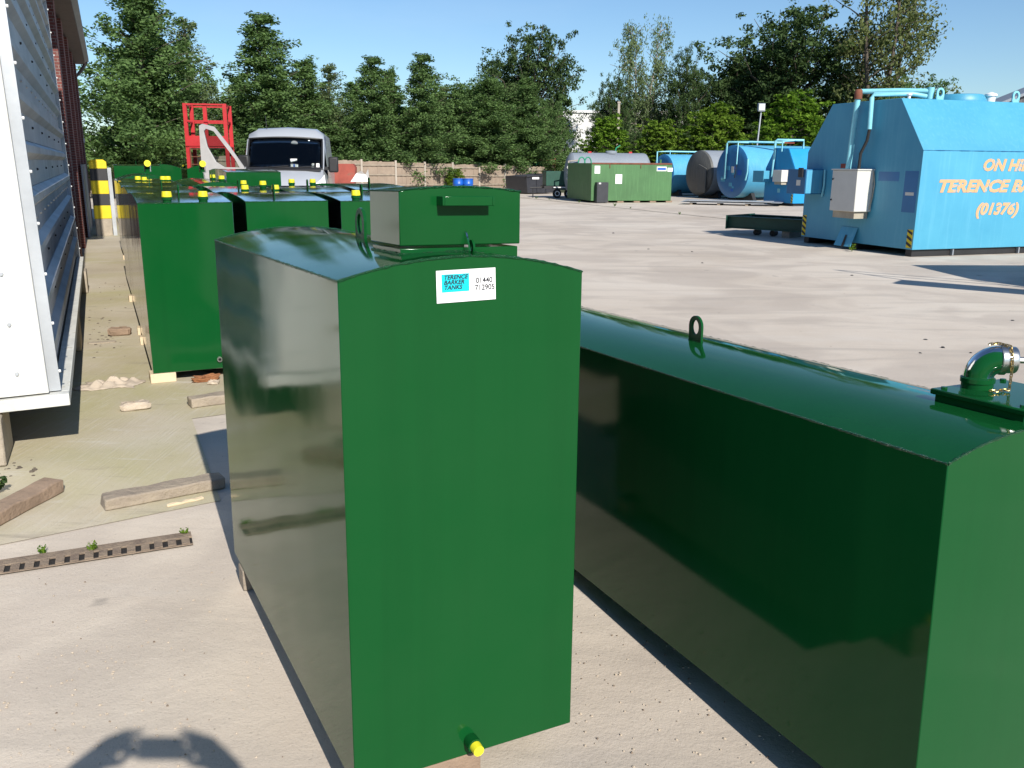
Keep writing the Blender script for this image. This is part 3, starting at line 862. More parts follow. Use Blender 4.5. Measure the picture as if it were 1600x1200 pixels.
# --- the tall tank in the foreground
def main_tank():
    w = Vector((0.88772299, 0.46015879, -0.01420498)); l = Vector((-0.46037158, 0.88745079, -0.02211553)); u = Vector((0.00242957, 0.02617203, 0.9996545))
    b = Vector((-0.40986, 1.99637, .085))
    t = empty('oil_tank', label='tall upright green tank with lidded box on top and white sticker, foreground', cat='tank')
    m = Matrix.Identity(4)
    for i in range(3): m[i][0], m[i][1], m[i][2], m[i][3] = w[i], l[i], u[i], b[i]
    t.matrix_world = Matrix.Translation((0, 0, CAMH)) @ Matrix.Scale(.972, 4) @ Matrix.Translation((0, 0, -CAMH)) @ m
    W, L, H, rise = .667, 1.732, 1.3477, .050
    make_shell(t, W, L, H, rise, MT['green'], 3)
    # neck and hinged lid box
    a0, l0, Wd, Ld = .215, .165, .35, .236
    zc = arc_z(a0, W, H, rise)
    MB().box(a0 + .004, a0 + Wd - .004, l0 + .006, l0 + Ld - .004, zc - .02, 1.407).build('neck', MT['green'], t, bevel=.002)
    mb = MB()
    bead(mb, [(a0 + Wd, l0 + .006, arc_z(a0 + Wd, W, H, rise)), (a0 + Wd / 2, l0 + .004, arc_z(a0 + Wd / 2, W, H, rise)), (a0, l0 + .004, zc), (a0 + .002, l0 + Ld, zc)], .0045, 77)
    mb.build('weld_seam', MT['weld'], t, smooth=60)
    prof = [(a0 + p[0], 1.414 + p[1]) for p in arc_profile(Wd, .140, .012)]
    lid = MB().prism(prof, 'y', l0, l0 + Ld).build('lid_box', MT['green'], t, bevel=.003)
    mb = MB(); bead(mb, [(x, l0, z) for x, z in prof if z > 1.55], .003, 78); bead(mb, [(a0, l0, 1.554), (a0, l0 + Ld, 1.554)], .003, 79); mb.build('weld_seam', MT['weld'], lid, smooth=60)
    # flat bar handle
    hx0, hx1, hz, out = .318, .466, 1.529, .042
    h = MB()
    h.box(hx0, hx0 + .006, l0 - out, l0 + .002, hz - .012, hz + .012); h.box(hx1 - .006, hx1, l0 - out, l0 + .002, hz - .012, hz + .012)
    h.box(hx0 + .006, hx1 - .006, l0 - out, l0 - out + .006, hz - .012, hz + .012)
    h.build('handle', MT['green'], lid, bevel=.0015)
    # hasp and staple
    hs = MB()
    hs.prism([(l0 + .001, 1.450), (l0 - .008, 1.446), (l0 - .026, 1.414), (l0 - .030, 1.400), (l0 - .018, 1.378), (l0 + .001, 1.368)], 'x', .397, .403)
    hs.build('hasp', MT['green'], lid, bevel=.001)
    rg = MB(); n = 16
    rg.ring([(math.cos(2 * math.pi * i / n) * .017, math.sin(2 * math.pi * i / n) * .020) for i in range(n)], [(math.cos(2 * math.pi * i / n) * .008, math.sin(2 * math.pi * i / n) * .009) for i in range(n)],
            lambda a_, b_, t_: Vector((.409 + t_, l0 - .014 + a_, 1.408 + b_)), .006)
    rg.build('staple', MT['green'], t, smooth=40)
    # lifting eye behind the box
    e = MB(); eye_plate(e, (.325, .83, H + rise), .098, .110, .010, 'y'); e.build('lifting_eye', MT['green'], t, bevel=.001)
    # drain plug
    MB().cyl((.337, .004, .045), (.337, -.034, .045), .021, None, 14).build('drain_socket', MT['green'], t, smooth=40)
    MB().cyl((.337, -.0345, .045), (.337, -.058, .044), .0165, .0155, 14).build('drain_cap', MT['yellow_cap'], t, smooth=40)
    return t
MAIN = main_tank()

def text_mesh(name, s, size, mat, parent, loc, rot, shear=0.0, align='LEFT', bold=0.0, sx=1.0, depth=.0006):
    cu = bpy.data.curves.new(name, 'FONT'); cu.body = s; cu.size = size; cu.shear = shear; cu.align_x = align; cu.offset = bold; cu.extrude = depth; cu.resolution_u = 3
    tmp = bpy.data.objects.new(name + '_tmp', cu); col.objects.link(tmp)
    dg = bpy.context.evaluated_depsgraph_get()
    me = bpy.data.meshes.new_from_object(tmp.evaluated_get(dg))
    bpy.data.objects.remove(tmp); bpy.data.curves.remove(cu)
    me.name = name; me.materials.clear(); me.materials.append(mat)
    o = bpy.data.objects.new(name, me); col.objects.link(o)
    o.parent = parent; o.location = loc; o.rotation_euler = rot; o.scale = (sx, 1, 1)
    return o

def sticker():
    # thin card stuck on the end plate of the tall tank (a child: it moves with the tank)
    s = MB().box(0, .1615, -.0012, -.0004, 0, .0800).build('maker_label', MT['white'], MAIN)
    s.location = (.247, -.0016, 1.284); s.rotation_euler = (0, R(-1.2), 0)
    tag(s, 'white sticker with turquoise panel and black lettering')
    MB().box(.014, .088, -.0020, -.0014, .026, .070).build('print_panel', MT['cyan_print'], s)
    rx = (R(90), 0, 0)
    for i, tx in enumerate(('TERENCE', 'BARKER', 'TANKS')):
        text_mesh('lettering', tx, .0145, MT['black_text'], s, (.019, -.0024, .0575 - .0125 * i), rx, .25, bold=.0004, sx=1.06, depth=.0002)
    text_mesh('lettering', 'Telephone', .008, MT['grey_text'], s, (.107, -.0016, .0655), rx, .2, depth=.0002)
    for i, tx in enumerate(('01440', '712905')):
        text_mesh('lettering', tx, .0195, MT['black_text'], s, (.1065 - .003 * i, -.0016, .044 - .018 * i), rx, .0, sx=.95, bold=.0003, depth=.0002)
    MB().box(.103, .150, -.0018, -.0014, .0115, .0122).build('rule', MT['grey_text'], s)
sticker()

# --- the long low tank on the right
def low_tank():
    b = Vector((1.00097, 1.85187, .075)); w = Vector((.91005653, .41448415, 0)); l = Vector((-.41425921, .90956266, -.0329403)); u = Vector((-.01365323, .02997754, .99945732))
    t = empty('oil_tank', label='long low dark green tank with elbow pipe and chain, right foreground', cat='tank')
    m = Matrix.Identity(4)
    for i in range(3): m[i][0], m[i][1], m[i][2], m[i][3] = w[i], l[i], u[i], b[i]
    t.matrix_world = Matrix.Translation((0, 0, CAMH)) @ Matrix.Scale(.968, 4) @ Matrix.Translation((0, 0, -CAMH)) @ m
    W, L, H, rise = .60, 2.75, .9729, .052
    make_shell(t, W, L, H, rise, MT['green_deep'], 21)
    zt = H + rise
    e = MB(); eye_plate(e, (W / 2, 1.37, zt), .098, .092, .010, 'y'); e.build('lifting_eye', MT['green_deep'], t, bevel=.001)
    zp = 1.042
    p = MB().box(.296, .572, .035, .313, zp, zp + .016).build('manhole_plate', MT['green_deep'], t, bevel=.004)
    MB().box(.306, .562, .046, .302, .965, zp - .0005).build('manhole_ring', MT['green_deep'], t)
    for x in (.32, .435, .55):
        for y in (.06, .288): MB().cyl((x, y, zp + .016), (x, y, zp + .022), .008, None, 6).build('plate_bolt', MT['green_deep'], p)
    # elbow
    cx, cy, z0 = .412, .262, zp + .016
    MB().lathe([(.040, 0), (.040, .030), (.036, .032)], (cx, cy, z0), 20).build('elbow_socket', MT['green_deep'], t, smooth=40)
    pts = [(cx, cy, z0 + .016)]; Rr = .050; ed = Vector((.80, -.60, 0)).normalized()
    for i in range(11):
        a = R(90 * i / 10); pts.append((cx + ed.x * Rr * (1 - math.cos(a)), cy + ed.y * Rr * (1 - math.cos(a)), z0 + .028 + Rr * math.sin(a)))
    el = MB().tube(pts, [.0395] + [.0375] * 10 + [.0365], 20).build('elbow_pipe', MT['green_deep'], t, smooth=50)
    MB().lathe([(.0375, .0), (.043, .002), (.043, .014), (.0375, .016)], (cx, cy, z0 + .014), 20).build('collar', MT['green_deep'], el, smooth=40)
    d = ed; e0 = Vector(pts[-1])
    c = MB().lathe([(.039, -.004), (.041, -.002), (.041, .010), (.036, .012), (.036, .034), (.033, .038), (.003, .039)], e0, 20, d).build('pipe_cap', MT['chrome'], t, smooth=40)
    MB().cyl(e0 + d * .038, e0 + d * .062, .009, None, 8).build('cap_lug', MT['chrome'], c)
    # chain: links from the top of the cap down to the plate and along it
    sdv = Vector((-ed.y, ed.x, 0)) * -1.0
    path = [e0 - d * .03 + Vector((0, 0, .041)), e0 - d * .008 + Vector((0, 0, .044)), e0 + d * .016 + sdv * .018 + Vector((0, 0, .040)), e0 + d * .018 + sdv * .038 + Vector((0, 0, .012)), e0 + d * .018 + sdv * .042 + Vector((0, 0, -.03))]
    ft = e0 + d * .016 + sdv * .044
    path += [Vector((ft.x, ft.y, z0 + .006)), Vector((ft.x - .015, ft.y + .010, z0 + .005)), Vector((ft.x - .035, ft.y + .006, z0 + .005)), Vector((ft.x - .05, ft.y + .018, z0 + .005))]
    q = [path[0]]
    for a, b2 in zip(path, path[1:]):
        k = max(1, round((b2 - a).length / .0085)); q += [a.lerp(b2, (i + 1) / k) for i in range(k)]
    ch = None
    for i, (a, b2) in enumerate(zip(q, q[1:])):
        mid = (a + b2) / 2; ax = (b2 - a).normalized(); sd2 = ax.cross(Vector((.3, .8, .5))).normalized()
        if i % 2: sd2 = ax.cross(sd2)
        ring = [mid + ax * math.cos(2 * math.pi * j / 8) * .0068 + sd2 * math.sin(2 * math.pi * j / 8) * .0038 for j in range(9)]
        MB().tube(ring, .0013, 4, False).build('chain_link', MT['brass'], t)
low_tank()

# --- the parked rows behind
ROWS = 'green tanks parked in rows beside the container'
A25 = R(25)
TANKS = []
def row_tank(wl, W, L, H, rise, label, z=.08, eye=True):
    q = uv25(*wl)
    t = empty('oil_tank', (q.x, q.y, z), A25, label, 'tank', ROWS)
    crown = .040 if rise == 0 else 0
    if crown: make_crowned(t, W, L, H, crown, MT['green'], int(wl[0] * 100 + wl[1] * 7))
    else: make_shell(t, W, L, H, rise, MT['green'], int(wl[0] * 100 + wl[1] * 7))
    if eye:
        e = MB(); eye_plate(e, (W / 2, L * .3, arc_z(L * .3, L, H, crown) if crown else H + rise), .09, .08, .010, 'y'); e.build('lifting_eye', MT['green'], t)
    if z > 0 and wl[0] > .45:
        for y in (.25, L - .25): MB().box(.04, W - .04, y - .05, y + .05, .005 - z, -.003).build('bearer', MT['new_wood'], t)
    TANKS.append((t, wl[0], wl[1], W, L, H, rise))
    return t
a1 = row_tank((.275, 7.26), .688, 2.0, 1.313, 0, 'nearest green tank of the left column, full end face in view')
MB().ring([(math.cos(R(22.5 * i)) * .020, math.sin(R(22.5 * i)) * .020) for i in range(16)], [(math.cos(R(22.5 * i)) * .013, math.sin(R(22.5 * i)) * .013) for i in range(16)],
          lambda a, b, t: Vector((.505 + a, -.022 + t, .075 + b)), .022).build('drain_socket', MT['chrome'], a1, smooth=40)
MB().cyl((.505, -.003, .075), (.505, -.0005, .075), .0135, None, 12).build('drain_bore', MT['dark'], a1)
row_tank((1.075, 7.34), .66, 2.0, 1.313, 0, 'green tank second from the left in the front row')
row_tank((1.815, 7.24), .68, 2.0, 1.313, 0, 'green tank third from the left in the front row, half behind the lid box')
row_tank((2.58, 7.5), .68, 2.0, 1.313, 0, 'green tank at the right end of the front row, hidden by the lid box', eye=False)
row_tank((.285, 9.40), .69, 2.1, 1.313, 0, 'green tank second in the left column, just behind the nearest one')
row_tank((1.085, 9.46), .66, 2.1, 1.313, 0, 'green tank behind the second tank of the front row')
row_tank((1.82, 9.40), .68, 2.3, 1.313, 0, 'green tank behind the third tank of the front row')
row_tank((2.60, 9.65), .68, 2.3, 1.330, 0, 'green tank behind the lid box in the second row')
row_tank((.290, 11.75), .70, 2.2, 1.313, 0, 'green tank third in the left column with a pale block at its foot')
row_tank((1.09, 11.85), .66, 2.1, 1.313, .06, 'arched green tank in the third row of the second column')
row_tank((1.80, 14.0), .80, 2.2, 1.470, 0, 'taller green tank in front of the silver van bonnet', eye=False)
row_tank((.365, 14.3), .72, 2.2, 1.313, 0, 'green tank fourth in the left column')
row_tank((.355, 17.0), .92, 2.2, 1.28, .11, 'arched green tank at the far end of the left column by the striped post')
row_tank((1.40, 16.6), .80, 2.0, 1.25, .06, 'arched green tank at the far end of the second column by the van door')
row_tank((1.3, 27.5), 1.0, 2.0, 1.42, .12, 'far small round-topped green tank left of the red platform foot')
row_tank((2.5, 28.0), 1.0, 2.0, 1.40, .12, 'far small round-topped green tank nearer the red platform foot')
g2 = row_tank((.50, 26.0), 1.15, 2.0, 1.50, 0, 'flat grey-topped tank right behind the striped post')
for px, py in [(263, 314), (322, 314), (217, 284), (226, 285), (257, 284), (266, 284), (333, 286), (347, 289), (368, 285), (383, 291), (383, 300), (428, 299), (425, 296), (456, 292), (491, 292), (569, 312), (225, 262), (235, 262), (256, 263), (320, 266), (361, 268), (385, 269), (190, 254), (227, 253), (257, 254)]:
    q = G(px, py, 1.41); a = A25
    w = q.x * math.cos(a) + q.y * math.sin(a); l = -q.x * math.sin(a) + q.y * math.cos(a)
    best = min(TANKS, key=lambda T: max(T[1] + .06 - w, w - T[1] - T[3] + .06, 0) ** 2 + max(T[2] + .06 - l, l - T[2] - T[4] + .06, 0) ** 2)
    t, w0, l0, W, L, H, rise = best
    x = min(max(w - w0, .08), W - .08); y = min(max(l - l0, .10), L - .10)
    filler(t, x, y, arc_z(x, W, H, rise) if rise else arc_z(y, L, H, .040), r=.037 if l0 < 13 else .042, tall=.035, cap=.042 if l0 < 13 else .05)
for t, (x, y) in ((TANKS[12][0], (.55, .75)), (TANKS[13][0], (.42, .8))):     # elbow outlets with round caps facing the yard
    z = 1.313 + .12
    MB().tube([(x, y, z), (x, y, z + .10), (x, y - .03, z + .14), (x, y - .09, z + .15)], .06, 10).build('outlet_elbow', MT['green'], t, smooth=50)
    MB().cyl((x, y - .092, z + .15), (x, y - .13, z + .15), .060, .057, 16).build('outlet_cap', MT['yellow_cap'], t, smooth=40)

# ------------------------------------------------------------------ timber under the tanks and lying about
def timber(px0, py0, px1, py1, wd, ht, mat, label, cat='timber', group=None, z=.004, bevel=.008, name='timber_baulk', twist=0):
    a, b = G(px0, py0), G(px1, py1)
    c = (a + b) / 2; d = b - a
    mb = MB(); n = 8; L = d.length; r2 = random.Random(int(px0 + py0))
    vs, fs = [], []
    for i in range(n + 1):
        x = -L / 2 + L * i / n + (r2.uniform(-.012, .012) if i in (0, n) else 0)
        for (yy, zz) in ((-wd / 2, 0), (wd / 2, 0), (wd / 2, ht), (-wd / 2, ht)):
            vs.append((x + (r2.uniform(-.008, .008) if i in (0, n) else 0), yy + r2.uniform(-.004, .004), zz + (r2.uniform(-.006, .004) if zz else 0)))
    for i in range(n):
        for j in range(4): fs.append((4 * i + j, 4 * i + (j + 1) % 4, 4 * i + 4 + (j + 1) % 4, 4 * i + 4 + j))
    fs += [(3, 2, 1, 0), tuple(4 * n + j for j in range(4))]
    o = mb.add(vs, fs).build(name, mat, None, bevel=bevel)
    o.location = (c.x, c.y, z); o.rotation_euler = (twist, 0, math.atan2(d.y, d.x))
    return tag(o, label, cat, group)
timber(160, 795, 352, 758, .12, .062, MT['old_wood'], 'grey brown timber baulk lying level beside the drain', group='loose timbers on the slab')
timber(-40, 835, 86, 768, .12, .072, MT['red_wood'], 'reddish timber baulk lying askew at the left edge', group='loose timbers on the slab')
timber(293, 637, 420, 620, .12, .07, MT['old_wood'], 'short timber sleeper in front of the nearest row tank', group='loose timbers on the slab')
timber(263, 793, 318, 780, .018, .012, MT['new_wood'], 'thin pale stick in front of the long timber baulk', bevel=.002, name='stick', cat='stick')
BL = 'pale softwood blocks under the parked tanks'
def pad(w, l, sw, sl, h, label, mat='new_wood', group=BL, z0=.004):
    q = uv25(w, l)
    o = MB().box(-sw / 2, sw / 2, -sl / 2, sl / 2, 0, h).build('wood_block', MT[mat], None, bevel=.004)
    o.location = (q.x, q.y, z0); o.rotation_euler = (0, 0, A25 + rng.uniform(-.03, .03))
    return tag(o, label, 'block', group)
pad(.345, 7.33, .19, .16, .075, 'pale wood block under the left corner of the nearest row tank')
pad(.905, 7.33, .16, .16, .075, 'pale wood block under the right corner of the nearest row tank')
pad(.335, 8.95, .17, .12, .075, 'pale wood block under the rear of the nearest row tank')
pad(.335, 9.50, .17, .14, .075, 'pale wood block under the front of the second tank of the left column')
pad(.335, 11.85, .17, .14, .075, 'pale wood block under the third tank of the left column')
pad(.40, 14.4, .17, .14, .075, 'pale wood block under the fourth tank of the left column')
pad(.42, 17.1, .17, .14, .075, 'pale wood block under the far arched tank of the left column')
def local_pad(frame_b, frame_w, frame_l, x, y, sx, sy, h, label, mat, group):
    q = Vector(frame_b) + Vector(frame_w) * x + Vector(frame_l) * y
    o = MB().box(-sx / 2, sx / 2, -sy / 2, sy / 2, 0, h).build('wood_block', MT[mat], None, bevel=.004)
    o.location = (q.x, q.y, .004); o.rotation_euler = (0, 0, math.atan2(frame_w[1], frame_w[0]))
    return tag(o, label, 'block', group)
mb_, mw_, ml_ = (-0.3984, 1.9405, 0), (0.8877, .4602, 0), (-.4604, .8875, 0)
FG = 'wood bearers under the two foreground tanks'
local_pad(mb_, mw_, ml_, .23, .05, .26, .10, .122, 'split wood bearer under the front edge of the tall tank', 'red_wood', FG)
local_pad(mb_, mw_, ml_, .345, 1.53, .70, .09, .088, 'worn bearer end showing under the rear left corner of the tall tank', 'old_wood', FG)
tb_, tw_, tl_ = (.969, 1.793, 0), (.91006, .41448, 0), (-.41448, .91006, 0)
local_pad(tb_, tw_, tl_, .32, .25, .5, .10, .108, 'wood bearer under the near end of the long low tank', 'old_wood', FG)
local_pad(tb_, tw_, tl_, .32, 2.25, .5, .10, .047, 'wood bearer under the far end of the long low tank', 'old_wood', FG)

# ------------------------------------------------------------------ drain
def drain():
    a, b = G(-60, 898), G(300, 843)
    d = b - a; L = d.length; rz = math.atan2(d.y, d.x)
    o = empty('channel_drain', (a.x, a.y, 0), rz, 'rusty slotted channel drain set in the concrete at left', 'drain')
    MB().box(0, L, -.075, .065, .0045, .0065).build('channel', MT['dark'], o)
    MB().box(0, L, .003, .065, .0066, .016).build('frame', MT['rust_iron'], o, bevel=.002)
    MB().box(0, L, -.075, -.066, .0066, .011).build('frame', MT['rust_iron'], o)
    n = int(L / .056)
    me = None
    for i in range(n):
        x = L * (i + .5) / n
        ob = MB().box(-.0175, .0175, -.0655, .0025, .0066, .0155).build('grate_bar', MT['rust_iron'], o) if me is None else bpy.data.objects.new('grate_bar', me)
        if me is None: me = ob.data
        else: col.objects.link(ob); ob.parent = o
        ob.location = (x + rng.uniform(-.002, .002), 0, rng.uniform(-.002, .001))
drain()

def weed(px, py, h, n, label, mat='leaf_lime', z=.006):
    q = G(px, py)
    t = empty('weed', (q.x, q.y, z), rng.random() * 6, label, 'weed', 'weeds growing out of the concrete')
    rs = np.random.RandomState(int(abs(px))); st = MB(); C = []
    for i in range(n):
        a = rs.random() * 6.28; e = np.array([math.cos(a) * h * .5, math.sin(a) * h * .5, h * (.5 + .6 * rs.random())])
        st.tube([(0, 0, 0), tuple(e * np.array([.4, .4, .6])), tuple(e)], [.003, .002, .001], 4)
        C += [e * f for f in (.5, .75, 1.0)]
    st.build('stem', MT['leaf_chest'], t)
    v = leaf_cloud(np.array(C), np.full(len(C), h * .22), np.full(len(C), 5), h * .16, rs, 1.0, .6)
    o = bpy.data.objects.new('leaf', quads_mesh('weed_leaf', v, MT[mat])); col.objects.link(o); o.parent = t
weed(68, 868, .034, 8, 'low weed rosette in the drain, leftmost of the drain weeds', 'leaf_chest')
weed(146, 864, .042, 7, 'yellowish weed sprig in the middle of the drain')
weed(288, 838, .034, 6, 'small weed at the right end of the drain')
weed(-6, 775, .09, 9, 'dark weed tuft beside the reddish timber at the left edge', 'leaf_dark')
weed(1331, 393, .13, 7, 'small weed at the foot of the big blue tank')
for i, (px, py) in enumerate([(858, 312), (905, 317), (960, 323), (985, 326), (1062, 336), (838, 311)]):
    weed(px, py, .06 + .03 * (i % 3), 6, ['weed in the yard joint nearest the black skip', 'weed in the yard joint left of the faded green tank', 'weed in the yard joint before the faded green tank door', 'weed in the yard joint right of the green tank door', 'weed in the yard joint below the brown cylinder', 'tiny weed at the left end of the yard joint'][i], 'leaf_alder')

# ------------------------------------------------------------------ small debris
def lump(name, px, py, sx, sy, sz, mat, label, cat, seed, rz=0.0, rough=.22, flat=True):
    q = G(px, py); r2 = np.random.RandomState(seed)
    mb = MB(); nu, nv = 12, 7; vs, fs = [], []
    for j in range(nv + 1):
        th = math.pi * j / nv
        for i in range(nu):
            ph = 2 * math.pi * i / nu; k = 1 + rough * r2.normal() * .6
            x, y, z = math.sin(th) * math.cos(ph), math.sin(th) * math.sin(ph), math.cos(th)
            p = .45
            x, y, z = (math.copysign(abs(c) ** p, c) for c in (x, y, z))
            vs.append((x * sx / 2 * k, y * sy / 2 * k, max(0, (z + 1) / 2 * sz * k)))
    for j in range(nv):
        for i in range(nu): fs.append((j * nu + i, j * nu + (i + 1) % nu, (j + 1) * nu + (i + 1) % nu, (j + 1) * nu + i))
    o = mb.add(vs, fs).build(name, mat)
    o.location = (q.x, q.y, .003); o.rotation_euler = (0, 0, rz)
    return tag(o, label, cat)
lump('stone_block', 212, 640, .20, .12, .055, MT['stone'], 'pale broken stone block lying on the tan slab', 'stone', 1, R(25), .10)
lump('brick_lump', 188, 524, .22, .14, .08, MT['red_wood'], 'brown half brick on the path between container and tanks', 'brick', 2, R(20), .08)
lump('brick_lump', 160, 536, .26, .10, .012, MT['block'], 'flat tan brick bedded in the path by the container', 'brick', 3, R(25), .05)
lump('rust_flake', 320, 596, .19, .09, .04, MT['rust_orange'], 'orange rusty scrap lying in front of the nearest row tank', 'scrap', 4, R(35), .3)
lump('pebble', 334, 601, .08, .06, .03, MT['stone'], 'small tan stone beside the rusty scrap', 'stone', 5, 0, .2)
def sack():
    q = G(172, 603); n = 22; vs, fs = [], []; r2 = np.random.RandomState(3)
    for j in range(n):
        for i in range(n):
            x, y = (i / (n - 1) - .5) * .44, (j / (n - 1) - .5) * .26
            e = max(0, 1 - (2 * x / .44) ** 2) * max(0, 1 - (2 * y / .26) ** 2)
            z = .004 + e * (.03 + .022 * math.sin(x * 50 + 2 * math.sin(y * 40)) + .018 * math.sin(y * 70 + x * 25)) + r2.random() * .005
            vs.append((x + .03 * math.sin(y * 22), y + .03 * math.sin(x * 15), max(z, .003)))
    for j in range(n - 1):
        for i in range(n - 1): fs.append((j * n + i, j * n + i + 1, (j + 1) * n + i + 1, (j + 1) * n + i))
    o = MB().add(vs, fs).build('crumpled_sack', MT['paper'], None, smooth=40); o.location = (q.x, q.y, .003); o.rotation_euler = (0, 0, R(12))
    m = o.modifiers.new('thick', 'SOLIDIFY'); m.thickness = .002
    tag(o, 'crumpled pinkish sack lying flat on the tan slab', 'sack')
sack()
def litter(name, regions, nn, label, mats, smin, smax, seed):
    r2 = random.Random(seed)
    mb = MB()
    for k in range(nn):
        x0, y0, x1, y1 = r2.choice(regions); q = G(r2.uniform(x0, x1), r2.uniform(y0, y1)); s = r2.uniform(smin, smax)
        a = r2.random() * 6.28; h = s * r2.uniform(.10, .35)
        vs = []
        for zz, sc in ((.002, 1), (.004 + h, .6)):
            for j in range(5): b = a + j * 1.2566; vs.append((q.x + math.cos(b) * s * sc * r2.uniform(.7, 1.2), q.y + math.sin(b) * s * sc * r2.uniform(.6, 1.1), zz))
        mb.add(vs, [(4, 3, 2, 1, 0), (5, 6, 7, 8, 9)] + [(j, (j + 1) % 5, (j + 1) % 5 + 5, j + 5) for j in range(5)])
    tag(mb.build(name, mats), label, 'grit', kind='stuff')
litter('dark_debris', [(132, 440, 200, 560), (135, 500, 185, 552), (0, 716, 60, 745)], 80, 'dark bark and leaf scraps along the container foot', MT['bark'], .005, .022, 11)
litter('grit', [(0, 880, 420, 1200), (890, 950, 1250, 1200), (0, 1000, 300, 1200)], 230, 'loose grit scattered over the near concrete', MT['stone'], .0015, .0055, 12)
litter('dark_grit', [(0, 880, 500, 1200), (900, 950, 1200, 1200), (950, 380, 1600, 560)], 90, 'dark grit scattered over the concrete', MT['rust_iron'], .0015, .005, 13)
litter('yard_debris', [(900, 340, 1600, 460), (1300, 480, 1600, 560)], 11, 'dark flat scraps on the open yard', MT['black_steel'], .015, .04, 14)

# ------------------------------------------------------------------ striped post
def striped_post():
    q = G(164, 368)
    o = empty('striped_post', (q.x, q.y, 0), A25, 'square concrete guard post with yellow and black bands by the building', 'post')
    MB().box(-.175, .175, -.175, .175, 0, .40).build('concrete_base', MT['block'], o, bevel=.01)
    z = .401
    for k, (m, h) in enumerate([('hazard_yellow', .30), ('hazard_black', .26), ('hazard_yellow', .30), ('hazard_black', .27), ('hazard_yellow', .15)]):
        e = .004 if k % 2 == 0 else 0
        MB().box(-.18 - e, .18 + e, -.18 - e, .18 + e, z, z + h - .001).build('band', MT[m], o, bevel=.006); z += h
    MB().prism([(-.19, z - .004), (.19, z - .004), (.12, z + .05), (-.12, z + .05)], 'y', -.15, .15).build('cap', MT['hazard_yellow'], o, bevel=.01)
    MB().box(.19, .27, -.13, .17, .0, 1.55).build('steel_channel', MT['galv'], o)
striped_post()

